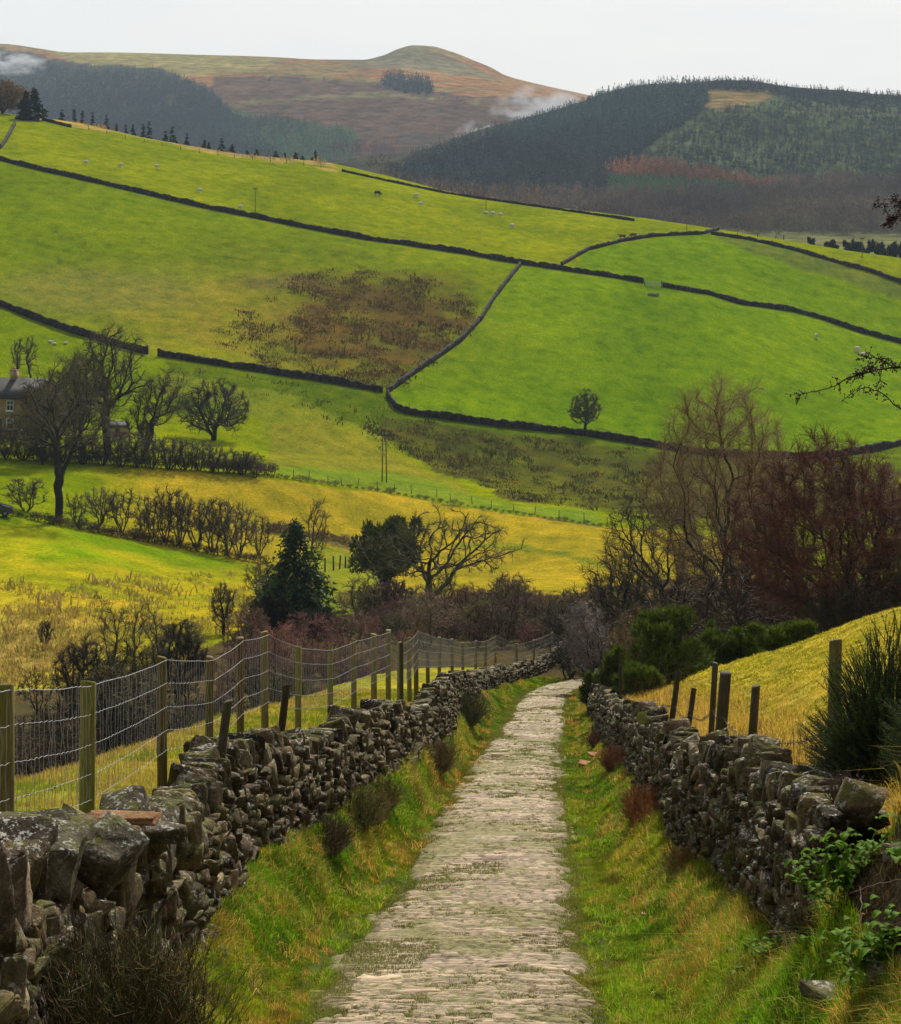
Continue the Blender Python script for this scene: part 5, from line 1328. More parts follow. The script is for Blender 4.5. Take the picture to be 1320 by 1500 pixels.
def low_fence(pts, label, h=1.1, sp=3.2, dmin=150, r=.055, group=None, wires=2):
    pts = np.array(pts, float); t = np.linspace(0, 1, 60); s = np.linspace(0, 1, len(pts))
    G = hit(np.interp(t, s, pts[:, 0]), np.interp(t, s, pts[:, 1]), dmin, 640)
    dd = np.concatenate([[0], np.cumsum(np.linalg.norm(np.diff(G, axis=0), axis=1))]); m = int(dd[-1]/sp)+1; tt = np.linspace(0, dd[-1], m)
    P_ = np.stack([np.interp(tt, dd, G[:, k]) for k in range(3)], -1); P_[:, 2] = zg(P_[:, 0], P_[:, 1])
    root = empty('post_fence', P_[0], label, 'fence', group); off = P_[0]
    q = np.random.default_rng(m)
    mesh = None
    for k, p in enumerate(P_):
        if mesh is None:
            mb = MB(); mb.tube([(0, 0, -.3), (0, 0, h)], [r, r*.9], 6); o = mb.build('post', M['old_wood'], root); mesh = o
        else: o = mesh.copy(); COL.objects.link(o); o.parent = root
        o.location = tuple(p-off); o.rotation_euler = (q.normal(0, .05), q.normal(0, .05), 0); o.scale = (1, 1, q.uniform(.8, 1.1))
    mb = MB()
    for z in np.linspace(.4, h-.1, wires): mb.tube(P_+[0, 0, z], .012, 3, cap=False)
    mb.build('wire', M['rust'], root, off=off)
low_fence([(430, 700), (560, 718), (640, 728)], 'post and wire fence on the dark bank above the yellow field, left part', 1.1)
low_fence([(660, 733), (720, 744), (800, 757), (890, 768)], 'post and wire fence on the dark bank above the yellow field, right part', 1.1)
low_fence([(130, 190), (200, 207), (300, 226), (400, 237), (470, 246)], 'post fence between the top green field and the straw strip on the skyline', 1.3, 5, 300, .09)
low_fence([(476, 838), (506, 832), (540, 826)], 'short wooden fence between the pointed spruce and the dark evergreen', 1.4, 2.4, 150, .1)
low_fence([(1080, 345), (1160, 352), (1320, 362)], 'faint post fence at the foot of the woods beyond the top right field', 1.4, 7, 300, .1)
low_fence([(600, 604), (760, 627), (930, 647)], 'thin posts along the far side of the curved wall below the big green field', 1.5, 6, 250, .05)

# farmhouse
p = place(20, 636); root = empty('farmhouse', p, 'stone farmhouse with dark slate roof behind the bare trees at the left edge', 'house', None, math.radians(-28))
sc_ = p[1]/F      # metres per photo pixel at the house
stone = mat_simple('farm_stone', (.36, .25, .13), .9, .3, 1.2, .5, .05); slate = mat_simple('slate_roof', (.025, .022, .020), .8, .3, 1.5, .4, .05, stretch=(1, 1, 6)); white = mat_simple('white_paint', (.7, .7, .68), .5, .05); glass = mat_simple('window_glass', (.03, .035, .04), .1, .1)
Wd, Dp, Eh, Rh = 11.0, 6.5, 4.9, 7.2
x0, x1 = -Wd+3.6, 3.6
mb = MB(); V = [[x0, 0, -1], [x1, 0, -1], [x1, Dp, -1], [x0, Dp, -1], [x0, 0, Eh], [x1, 0, Eh], [x1, Dp, Eh], [x0, Dp, Eh], [x0, Dp/2, Rh], [x1, Dp/2, Rh]]
mb.add(V, [[0, 1, 5, 4], [2, 3, 7, 6], [0, 3, 2, 1]], [[1, 2, 6, 9, 5], [3, 0, 4, 8, 7]]); mb.build('wall', stone, root)
mb = MB(); e = .35; t = .14; sl_ = (Rh-Eh)/(Dp/2)
for s in (0, 1):
    y0, y1 = (-e, Dp/2) if s == 0 else (Dp+e, Dp/2)
    za = Eh-e*sl_+.02; zb = Rh+.02
    V = [[x0-.2, y0, za], [x1+.2, y0, za], [x1+.2, y1, zb], [x0-.2, y1, zb], [x0-.2, y0, za+t], [x1+.2, y0, za+t], [x1+.2, y1, zb+t], [x0-.2, y1, zb+t]]
    mb.add(V, [[0, 3, 2, 1], [4, 5, 6, 7], [0, 1, 5, 4], [1, 2, 6, 5], [2, 3, 7, 6], [3, 0, 4, 7]])
rf = mb.build('roof', slate, root)
for cx in (x0+.7, -2.6):
    mb = MB(); mb.box((cx-.45, Dp/2-.4, Rh-.3), (cx+.45, Dp/2+.4, Rh+1.1)); mb.box((cx-.52, Dp/2-.47, Rh+1.1), (cx+.52, Dp/2+.47, Rh+1.22)); mb.tube([(cx, Dp/2, Rh+1.22), (cx, Dp/2, Rh+1.6)], .14, 8); mb.build('chimney', stone, rf)
def window(x, z, w, h, y=-.0, gable=False):
    def bx(mb, a, b):
        if gable: mb.box((x1+a[1]*-1-.0, a[0]+x, a[2]), (x1-b[1], b[0]+x, b[2])) if False else mb.box((x1-b[1], x+a[0], a[2]), (x1-a[1], x+b[0], b[2]))
        else: mb.box((x+a[0], a[1], a[2]), (x+b[0], b[1], b[2]))
    f = MB()
    for a, b in [((-w/2, -.05, z), (-w/2+.08, .05, z+h)), ((w/2-.08, -.05, z), (w/2, .05, z+h)), ((-w/2+.08, -.05, z), (w/2-.08, .05, z+.08)), ((-w/2+.08, -.05, z+h-.08), (w/2-.08, .05, z+h)), ((-.04, -.04, z+.08), (.04, .05, z+h-.08)), ((-w/2+.08, -.035, z+h*.55), (-.04, .05, z+h*.55+.07)), ((.04, -.035, z+h*.55), (w/2-.08, .05, z+h*.55+.07))]: bx(f, a, b)
    fr = f.build('window', white, root); g_ = MB(); bx(g_, (-w/2+.02, -.015, z+.02), (w/2-.02, .04, z+h-.02)); g_.build('pane', glass, fr)
    s_ = MB(); bx(s_, (-w/2-.1, -.14, z-.16), (w/2+.1, .02, z)); s_.build('sill', white, fr)
for x, z in ((-.6, 3.1), (-.6, .7), (-4.2, 3.1), (-4.2, .7), (1.9, .7)): window(x, z, 1.15, 1.35)
window(2.2, 3.0, .8, 1.1, gable=True)
mb = MB(); mb.box((-3.0, -.06, -.3), (-2.0, .03, 2.0)); dr = mb.build('door', mat_simple('green_door', (.03, .06, .04), .5, .1), root)
# outbuilding beyond the trees
p = place(172, 640); root = empty('farm_outbuilding', p, 'small stone outbuilding half hidden among the trees right of the farmhouse', 'outbuilding', None, .2); root.scale = (.62, .62, .62)
mb = MB(); V = [[-2.5, 0, -1], [2.5, 0, -1], [2.5, 3.5, -1], [-2.5, 3.5, -1], [-2.5, 0, 2.2], [2.5, 0, 2.2], [2.5, 3.5, 2.2], [-2.5, 3.5, 2.2], [-2.5, 1.75, 3.3], [2.5, 1.75, 3.3]]
mb.add(V, [[0, 1, 5, 4], [2, 3, 7, 6], [0, 3, 2, 1]], [[1, 2, 6, 9, 5], [3, 0, 4, 8, 7]]); mb.build('wall', stone, root)
mb = MB()
for s in (0, 1):
    y0, y1 = (-.2, 1.75) if s == 0 else (3.7, 1.75); V = [[-2.7, y0, 2.1], [2.7, y0, 2.1], [2.7, y1, 3.34], [-2.7, y1, 3.34], [-2.7, y0, 2.2], [2.7, y0, 2.2], [2.7, y1, 3.44], [-2.7, y1, 3.44]]
    mb.add(V, [[0, 3, 2, 1], [4, 5, 6, 7], [0, 1, 5, 4], [1, 2, 6, 5], [2, 3, 7, 6], [3, 0, 4, 7]])
mb.build('roof', slate, root)
mb = MB(); mb.box((-.5, -.05, -.2), (.5, .02, 1.9)); mb.build('door', M['old_wood'], root)
# parked car at the left edge
p = place(2, 757); p = p-[.95, 0, 0]; root = empty('parked_car', p+[0, 0, .02], 'dark parked car at the left edge beside the lower hedgerow, only its tail showing', 'car', None, math.radians(8))
paint = mat_simple('dark_blue_paint', (.03, .04, .06), .25, .05, spec=.6)
bm = bmesh.new(); prof = [(-2.1, .35), (2.05, .35), (2.1, .75), (1.95, .98), (1.25, 1.05), (.75, 1.42), (-1.1, 1.45), (-1.85, 1.05), (-2.1, .95)]
a = [bm.verts.new((x, -.82, z)) for x, z in prof]; b = [bm.verts.new((x, .82, z)) for x, z in prof]
bm.faces.new(a); bm.faces.new(b[::-1])
for i in range(len(prof)):
    j = (i+1) % len(prof); bm.faces.new((a[j], a[i], b[i], b[j]))
bmesh.ops.bevel(bm, geom=bm.edges[:], offset=.08, segments=2, affect='EDGES'); bmesh.ops.recalc_face_normals(bm, faces=bm.faces)
me = bpy.data.meshes.new('body'); bm.to_mesh(me); bm.free(); me.materials.append(paint); link('body', me, root)
for x, z0, x2, z1 in ((-1.55, 1.06, -.35, 1.34), (-.2, 1.06, .8, 1.34)):
    mb = MB(); mb.box((x, -.835, z0), (x2, -.80, z1)); mb.build('window', glass, root)
for x in (-1.35, 1.35):
    for y in (-.74, .74):
        mb = MB(); mb.tube([(x, y-.1, .32), (x, y+.1, .32)], .32, 16); wl_ = mb.build('wheel', mat_simple('tyre', (.02, .02, .02), .9, .1), root)
        mb = MB(); mb.tube([(x, y-.115, .32), (x, y+.115, .32)], .19, 12); mb.build('rim', M['wire'], wl_)
mb = MB(); mb.box((2.06, -.75, .62), (2.13, -.5, .8)); mb.build('tail_light', mat_simple('red_lens', (.4, .02, .02), .3, .05), root)

# ------------------------------------------------------------------ sheep and cows
def animal_mesh(name, parts, vox):
    bm = bmesh.new()
    for c, r, R in parts:
        m = bmesh.ops.create_icosphere(bm, subdivisions=3, radius=1)['verts']
        for v in m:
            w_ = R@(np.array(v.co)*np.array(r))+np.array(c); v.co = w_.tolist()
    me = bpy.data.meshes.new(name); bm.to_mesh(me); bm.free()
    o = bpy.data.objects.new(name, me); COL.objects.link(o)
    mod = o.modifiers.new('r', 'REMESH'); mod.mode = 'VOXEL'; mod.voxel_size = vox; mod.use_smooth_shade = True
    sm_ = o.modifiers.new('s', 'SMOOTH'); sm_.iterations = 2
    dg = bpy.context.evaluated_depsgraph_get(); m2 = bpy.data.meshes.new_from_object(o.evaluated_get(dg)); bpy.data.objects.remove(o)
    m2.name = name; return m2
I = np.eye(3)
def quad(body_l, body_r, hgt_, head, graze, lie=False):
    P_ = [((0, 0, hgt_), (body_l, body_r, body_r*1.05), I), ((body_l*.45, 0, hgt_+.02), (body_l*.5, body_r*.92, body_r), I), ((-body_l*.5, 0, hgt_), (body_l*.48, body_r*.95, body_r*1.0), I)]
    nx, nz = body_l*1.12, (hgt_*.62 if graze else hgt_*1.35)
    for t in (0, .25, .5, .75, 1): P_.append(((body_l*.75+(nx-body_l*.75+head*.3)*t, 0, hgt_+.05+(nz-hgt_)*t), (head*.5, head*.42, head*.5), I))
    P_.append(((nx+head*.6, 0, nz-(head*.35 if graze else 0)), (head*.75, head*.33, head*.36), rot(0, .9 if graze else .25, 0)))
    for s in (-1, 1): P_.append(((nx+head*.2, s*head*.5, nz+head*.3), (head*.12, head*.3, head*.1), I))
    if not lie:
        for x in (-body_l*.68, body_l*.62):
            for s in (-1, 1):
                for z, rr_ in ((hgt_*.65, .3), (hgt_*.42, .2), (hgt_*.22, .16), (.05, .17)):
                    P_.append(((x+(.05*body_l if z < hgt_*.3 else 0), s*body_r*.55, z), (body_r*rr_*1.1, body_r*rr_, hgt_*.17), I))
    P_.append(((-body_l*1.05, 0, hgt_), (.06, .05, .14), I))
    return P_
sheep_up = animal_mesh('sheep', quad(.48, .27, .58, .2, False), .045); sheep_gr = animal_mesh('sheep', quad(.48, .27, .58, .2, True), .045)
sheep_ly = animal_mesh('sheep', quad(.48, .27, .26, .2, False, True), .045); cow_gr = animal_mesh('cow', quad(.85, .36, 1.0, .34, True), .06); cow_up = animal_mesh('cow', quad(.85, .36, 1.0, .34, False), .06)
for m in (sheep_up, sheep_gr, sheep_ly): m.materials.clear(); m.materials.append(M['wool'])
SP = [(126, 241, sheep_gr, 'leftmost white sheep grazing in the upper left field'), (177, 245, sheep_gr, 'white sheep grazing in the upper left field, second from the left'), (230, 247, sheep_up, 'white sheep standing in the upper left field, right of two grazing ones'), (292, 282, sheep_gr, 'white sheep alone just above the long hillside wall, left of the power pole'), (352, 307, sheep_gr, 'white sheep right beside the single power pole in the upper left field'),
      (610, 289, sheep_gr, 'white sheep right of the dark cow, the upper of two'), (616, 302, sheep_gr, 'white sheep right of the dark cow, the lower of two'), (712, 313, sheep_ly, 'white sheep directly below the pole near the skyline'), (722, 316, sheep_gr, 'white sheep in the small group below the pole, second from the left'), (733, 318, sheep_gr, 'white sheep in the small group below the pole, third from the left'), (750, 334, sheep_gr, 'white sheep lowest and rightmost of the group below the pole'),
      (1196, 496, sheep_up, 'white sheep facing the viewer alone in the big green field'), (1256, 515, sheep_gr, 'white sheep in the big green field above the hawthorn twig, upper of a pair'), (1264, 521, sheep_ly, 'white sheep in the big green field above the hawthorn twig, lower of a pair'), (74, 502, sheep_ly, 'small white sheep above the farmhouse trees, left one of three'), (80, 505, sheep_ly, 'small white sheep above the farmhouse trees, middle one of three'), (96, 504, sheep_ly, 'small white sheep above the farmhouse trees, right one of three')]
q = np.random.default_rng(8)
for k, (px, py, me, lab) in enumerate(SP):
    p = place(px, py, 200); o = link('sheep', me); o.location = tuple(p); o.rotation_euler = (0, 0, [0, 3.0, .4, 3.4][k % 4]+q.normal(0, .3)); s = 1.3 if me is not sheep_ly or k < 14 else .75; o.scale = (s, s, s)
    if k == 11: o.rotation_euler = (0, 0, -1.5)
    tag(o, lab, 'sheep', 'sheep grazing on the hillside')
for px, py, me, mt, lab in [(553, 287, cow_gr, 'hide_dark', 'dark brown cow grazing alone near the skyline'), (912, 351, cow_up, 'hide_red', 'red brown cow at the curved wall near the skyline, left of two'), (928, 349, cow_gr, 'hide_red', 'red brown cow at the curved wall near the skyline, right of two')]:
    m = me.copy(); m.materials.clear(); m.materials.append(M[mt]); p = place(px, py, 200); o = link('cow', m); o.location = tuple(p); o.rotation_euler = (0, 0, .5 if px < 600 else 2.7); tag(o, lab, 'cow')

# ------------------------------------------------------------------ foreground plants
def stems_bush(name, p, H, R, n, label, seed, cols, cat='shrub', wid=.004, lean=.45, side=3, kinks=5, ys=1.2):
    q = np.random.default_rng(seed); root_ = None; mb = MB(); S = []; Cc = []
    for k in range(n):
        a = q.uniform(0, 6.283); r = R*.55*q.random()**.5; b = np.array([math.cos(a)*r, math.sin(a)*r*ys, -.05])
        d = np.array([math.cos(a)*lean*q.random()*r/R*2, math.sin(a)*lean*q.random()*r/R*2, 1.])+q.normal(0, .14, 3)
        L = H*q.uniform(.45, 1.08)*(1-.35*(r/R)**2); c = np.array(cols[q.integers(len(cols))])*q.uniform(.6, 1.4)
        for j in range(kinks):
            d = d+q.normal(0, .16, 3)+[0, 0, .04]; d /= np.linalg.norm(d); e = b+d*L/kinks
            S.append((*b, *e, wid*(1-.13*j), wid*(1-.13*(j+1)))); Cc.append(c*.8)
            if j > 0:
                for _ in range(3):
                    v = d+q.normal(0, .5, 3); v /= np.linalg.norm(v); f = b+(e-b)*q.random(); l = L*q.uniform(.06, .16)
                    S.append((*f, *(f+v*l), wid*.7, wid*.3)); Cc.append(c)
            b = e
    S = np.array(S); V, q4 = prisms(S, side)
    o = mesh_np(name, V, q4, M['heather'], cols=np.repeat(np.array(Cc), 2*side, 0)); o.location = tuple(p); return tag(o, label, cat)
p = hit1(175, 1495, 9, 30); p[1] = 11.3; p[0] = -1.82; p[2] = zg(p[0], p[1])
stems_bush('heather_bush', p, .92, .62, 900, 'large dark heather bush in front of the wall at the bottom left corner', 3, [(.10, .065, .028), (.10, .09, .02), (.14, .09, .035), (.07, .08, .018)], wid=.0035)
p2_ = np.array([-2.1, 12.1, zg(-2.1, 12.1)]); stems_bush('heather_bush', p2_, .62, .34, 330, 'smaller dark heather clump just behind the large one, against the wall', 4, [(.05, .035, .018), (.06, .055, .014)], wid=.0035)
p2_ = np.array([-1.95, 14.3, zg(-1.95, 14.3)]); stems_bush('heather_bush', p2_, .32, .16, 110, 'small tuft of green and gold heather against the left wall', 5, [(.10, .085, .02), (.07, .08, .015)], wid=.003)
for x, y, z, h, r, n, lab, cs in [(2.70, 14.0, -3.45, .24, .16, 120, 'dry purple grey heather tuft sprouting from the right wall top', [(.12, .08, .07), (.07, .045, .035)]), (2.40, 13.3, -3.85, .32, .2, 160, 'dead brown twiggy growth hanging at the collapsed end of the right wall', [(.10, .06, .04), (.06, .04, .02)])]:
    stems_bush('heather_tuft', (x, y, z), h, r, n, lab, int(y*10), cs, wid=.0028)

for px, py, H, R, lab, sd, c in [(522, 1128, .62, .32, 'olive green heather clump growing against the left wall, middle of three', 21, [(.09, .085, .015), (.06, .06, .012)]), (560, 1106, .5, .28, 'gold green heather clump by the left wall, just beyond the olive one', 22, [(.13, .11, .015), (.07, .07, .012)]), (640, 1078, .75, .36, 'brownish heather clump below the kink of the left wall', 23, [(.11, .075, .02), (.07, .05, .015)]), (684, 1060, 1.2, .42, 'dark upright bush standing at the kink of the left wall', 24, [(.045, .045, .012), (.06, .055, .012)]), (478, 1160, .45, .34, 'dark brown heather clump low on the left wall', 25, [(.06, .035, .015), (.05, .045, .012)]), (540, 1165, .30, .4, 'red brown dead bracken clump on the left bank', 26, [(.13, .055, .015), (.10, .07, .015)]),
    (905, 1120, .55, .36, 'rusty dead bracken against the right wall behind the flat slab', 31, [(.14, .045, .015), (.10, .04, .015)]), (948, 1166, .55, .36, 'rusty dead bracken against the right wall, nearer than the slab', 32, [(.18, .065, .015), (.12, .05, .02)]), (878, 1068, .5, .3, 'dark red dead bracken at the far end of the right wall', 33, [(.09, .035, .015)]), (1010, 1218, .3, .3, 'low rusty bracken at the foot of the right wall', 34, [(.14, .07, .015), (.10, .09, .015)])]:
    dd_ = np.linspace(12, 100, 900); xx = (wl_x(dd_)+.24 if px < 700 else wr_x(dd_)-.22); d_ = dd_[np.argmin(np.abs(CX+F*xx/dd_-px))]; x_ = float(wl_x(d_)+.24 if px < 700 else wr_x(d_)-.22); p = np.array([x_, d_, float(zg(x_, d_))])
    stems_bush('heather_clump' if sd < 26 else 'dead_bracken', p, H*.82, R*1.25, 560, lab, sd, [tuple(np.array(v)*1.7) for v in c], wid=.0022+.00007*p[1], lean=1.5, ys=3.2)
# gorse bush close by on the right
def gorse(p, H, R, label, seed, n=1100):
    q = np.random.default_rng(seed); root = empty('gorse_bush', p, label, 'shrub')
    S = []; nb = []; nd_ = []; nc = []
    for k in range(n):
        u = q.normal(size=3); u[2] = abs(u[2])*.9+.02; u /= np.linalg.norm(u)
        lump = .72+.42*vnoise(np.array([math.atan2(u[1], u[0])*2+20]), np.array([u[2]*4]), seed)[0]
        t = np.array([u[0]*R, u[1]*R, u[2]*H*.92+.05])*lump; L = q.uniform(.14, .30)
        d = u*np.array([1, 1, .8])+[0, 0, .45]+q.normal(0, .22, 3); d /= np.linalg.norm(d)
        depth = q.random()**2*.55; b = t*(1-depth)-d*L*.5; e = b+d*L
        S.append((*b, *e, .0035, .0018))
        S.append((*(b*.45), *b, .006, .0035)) if k % 3 == 0 else None
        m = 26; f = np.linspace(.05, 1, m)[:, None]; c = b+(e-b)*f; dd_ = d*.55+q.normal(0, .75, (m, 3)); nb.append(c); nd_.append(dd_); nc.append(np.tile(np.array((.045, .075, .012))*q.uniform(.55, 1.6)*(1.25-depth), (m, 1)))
    V, q4 = prisms(np.array(S), 4); mesh_np('stem', V, q4, M['bark'], root)
    C = np.concatenate(nb); D = np.concatenate(nd_); D /= np.linalg.norm(D, axis=1)[:, None]
    V, f = leafmesh(C, D, np.random.default_rng(1).uniform(.018, .040, len(C)), np.random.default_rng(2), .085)
    mesh_np('spines', V, f, M['leafy'], root, cols=np.repeat(np.concatenate(nc), 3, 0))
gorse(P(1302, 1150, 17.2), 1.32, .66, 'large dark green spiny gorse bush at the right edge behind the wall', 5, 2600)
gorse(P(1400, 1160, 15.8), 1.1, .5, 'second gorse bush mostly beyond the right edge, nearer than the large one', 6, 1400)

# tall dry stalks by the gorse and the old fence
def stalks(name, px0, px1, d0, d1, n, h, seed, label):
    q = np.random.default_rng(seed); S = []; C = []
    px = q.uniform(px0, px1, n); d = q.uniform(d0, d1, n); X = (px-CX)/F*d; Z = zg(X, d)
    for k in range(n):
        b = np.array([X[k], d[k], Z[k]]); v = np.array([q.normal(0, .18), q.normal(0, .18), 1]); L = h*q.uniform(.5, 1.1)
        for j in range(3):
            v = v+q.normal(0, .08, 3); v /= np.linalg.norm(v); e = b+v*L/3; S.append((*b, *e, .0035-.0007*j, .0028-.0007*j)); b = e
        for j in range(5):
            w_ = q.normal(size=3)*.03+[0, 0, .02]; S.append((*(b-v*L*.05*j), *(b-v*L*.05*j+w_), .002, .001))
    V, q4 = prisms(np.array(S), 3)
    o = mesh_np(name, V, q4, M['heather'], cols=np.tile((.20, .12, .05), (len(V), 1))); return tag(o, kind='stuff')
stalks('dry_stalks', 1110, 1240, 17, 24, 130, .75, 1, ''); stalks('dry_stalks', 900, 1010, 34, 60, 120, .9, 2, ''); stalks('dry_stalks', 1000, 1130, 24, 32, 60, .55, 3, '')

# broad leaves, roots and moss on the earth bank
leafm = mat_simple('broad_leaf', (.10, .19, .012), .75, .5, 14, .3, .01, trans=.3, spec=.08)
def leaf(mb, c, d, L, W, droop, q):
    d = np.array(d)/np.linalg.norm(d); s = np.cross(d, [0, 0, 1.]); s /= np.linalg.norm(s)+1e-9; upv = np.cross(s, d)
    n = 9; V = []; 
    for i in range(n):
        t = i/(n-1); w_ = W*math.sin(math.pi*min(1, (t*.90+.08)))**.5*(1-.12*t); p = np.array(c)+d*L*t+upv*(L*.28*math.sin(t*2.2))-np.array([0, 0, droop*L*t*t])
        for j, a in enumerate((-1, -.5, 0, .5, 1)):
            V.append(p+s*w_*.5*a+upv*(abs(a)*W*.16+.02*W*math.sin(i*3+j*2)))
    idx = np.arange(n*5).reshape(n, 5); f = np.stack([idx[:-1, :-1], idx[:-1, 1:], idx[1:, 1:], idx[1:, :-1]], -1).reshape(-1, 4); mb.add(V, f)
def dock(px, py, nl, L, label, seed, lift=0.):
    p = hit1(px, py, 9, 40)-[0, .05, 0]; q = np.random.default_rng(seed); root = empty('leafy_plant', p, label, 'plant')
    for k in range(nl):
        a = k*2.4+q.uniform(-.4, .4); mb = MB(); el = q.uniform(.15, .9)
        leaf(mb, (0, 0, .01+lift), (math.cos(a), math.sin(a)-.35, el), L*q.uniform(.7, 1.25), L*q.uniform(.42, .6), q.uniform(.2, .7), q); mb.build('leaf', leafm, root, smooth=True)
dock(1290, 1225, 12, 0.167, 'broad leaved green plant on top of the earth bank at the right edge', 1)
dock(1268, 1212, 9, 0.156, 'big crinkled green leaves at the top of the bank beside the mossy wall end', 2)
dock(1312, 1262, 10, 0.136, 'bright green leaf rosette below the broad leaved plant at the right edge', 3)
dock(1238, 1305, 10, 0.115, 'curled green leaf cluster halfway down the earth bank', 4)
dock(1128, 1372, 11, 0.104, 'dark green leaf cluster at the foot of the mossy wall', 5)
dock(1275, 1385, 11, 0.136, 'shaded broad green leaves low in the hollow of the bank', 6)
dock(1308, 1375, 9, 0.104, 'pale green round leaves at the right edge low on the bank', 7)
dock(300, 1345, 9, 0.104, 'glossy dark leaves beside the fallen stones left of the lane', 8)
dock(1075, 1445, 8, 0.073, 'small grey green rosette in the verge near the bottom', 9)
# roots and bramble arcs
q = np.random.default_rng(17)
for k, (a, b, sag, lab) in enumerate([((1205, 1325), (1240, 1378), .10, 'looping pale bramble stem in the dark hollow of the bank'), ((1212, 1328), (1320, 1290), -.06, 'dark root running across the earth bank to the right edge'), ((1150, 1420), (1215, 1330), -.08, 'thin curved bramble stem rising from the grass to the bank'), ((1225, 1330), (1262, 1400), .06, 'thin hanging root in the middle of the bank hollow'), ((1262, 1300), (1250, 1385), .02, 'straight hanging root below the curled leaf cluster')]):
    A = hit1(*a, 9, 30)-[.02, .10, -.03]; B = hit1(*b, 9, 30)-[.02, .10, -.03]; t = np.linspace(0, 1, 14)[:, None]
    pts = A+(B-A)*t; pts[:, 2] -= (sag*np.sin(math.pi*t[:, 0])); pts[:, 1] -= .08*np.sin(math.pi*t[:, 0]); pts += q.normal(0, .004, pts.shape)
    mb = MB(); mb.tube(pts-pts[0], np.linspace(.006, .003, 14), 6); o = mb.build('bramble' if 'bramble' in lab else 'root', mat_simple('root', (.10, .06, .04), .8, .3, 20)); o.location = tuple(pts[0]); tag(o, lab, 'bramble' if 'bramble' in lab else 'root')
n = 60000; X = q.uniform(2.05, 5.5, n); Y = q.uniform(6.0, 14.2, n); g_ = fbm(X*3, Y*3, 55, 3); top = sm(X, 2.5, 2.75)
k = (g_+.25*top > .42); X, Y, top = X[k], Y[k], top[k]; n = len(X)
C = lerp(np.array((.11, .065, .025))*np.ones((n, 3)), np.array((.13, .17, .02)), np.clip(top*.8+.25*(q.random(n) < .3), 0, 1))*q.uniform(.5, 1.4, (n, 1))
blades('bank_grass', X, Y, q.uniform(.025, .09, n), np.full(n, .0035), C, seed=9, lean=.9)
for k, (px, py, h, r, n, lab) in enumerate([(1232, 1262, .22, .22, 260, 'tangle of dead brown bramble hanging over the top of the earth bank'), (1200, 1345, .2, .2, 240, 'tangle of thin dry stems at the foot of the wall end above the bright grass'), (1175, 1215, .22, .16, 180, 'dry grey heather tuft hanging on the face of the right wall near its end')]):
    p = hit1(px, py, 9, 30); stems_bush('bramble_tangle', p-[.03, .05, .02], h, r, n, lab, 60+k, [(.11, .065, .03), (.06, .04, .02), (.09, .085, .02)], wid=.0026, lean=1.8, kinks=6)
def ivy(px, py, sx_, sz_, n, label, seed):
    q = np.random.default_rng(seed); p = hit1(px, py, 9, 40)-[.04, .06, 0]; mb = MB()
    for k in range(n):
        c = (q.normal(0, sx_*.5), q.normal(0, .05)-.02, q.normal(0, sz_*.5)); a = q.uniform(0, 6.28); leaf(mb, c, (math.cos(a), math.sin(a)*.4-.5, q.uniform(-.6, .5)), q.uniform(.035, .075), q.uniform(.032, .06), .3, q)
    o = mb.build('ivy', leafm, smooth=True); o.location = tuple(p); tag(o, label, 'ivy')
ivy(1150, 1395, .24, .15, 220, 'patch of small dark ivy leaves at the foot of the mossy right wall', 1); ivy(1258, 1270, .34, .24, 420, 'small ivy leaves spread over the brow of the earth bank', 2); ivy(1300, 1390, .24, .18, 260, 'small ivy leaves low on the bank at the right edge', 3); ivy(1100, 1340, .12, .1, 50, 'few small ivy leaves on the right wall, left of the larger patch', 4)
# moss cushions on the right wall
for k, (px, py, s, lab) in enumerate([(1082, 1265, .10, 'yellow green moss cushion on the face of the right wall, left of two'), (1112, 1325, .09, 'yellow green moss cushion near the foot of the right wall'), (1120, 1285, .06, 'small moss cushion high on the face of the right wall'), (948, 1052, .12, 'bright moss cushion on the coping of the right wall')]):
    p = hit1(px, py, 10, 60); d = np.interp(px, [948, 1082, 1112, 1120], [38, 21, 19, 18]); x = float(wr_x(d))-.05; z = -(py-HY)/F*d
    q2 = np.random.default_rng(k); m = 2500; u = q2.normal(size=(m, 3)); u /= np.linalg.norm(u, axis=1)[:, None]; V, f = leafmesh(u*[s*.8, s, s*.9], u+q2.normal(0, .3, u.shape), np.full(m, .012), q2, .4)
    o = mesh_np('moss_cushion', V, f, M['leafy'], cols=np.tile((.17, .18, .015), (len(V), 1))); o.location = (x, d, z); tag(o, lab, 'moss')

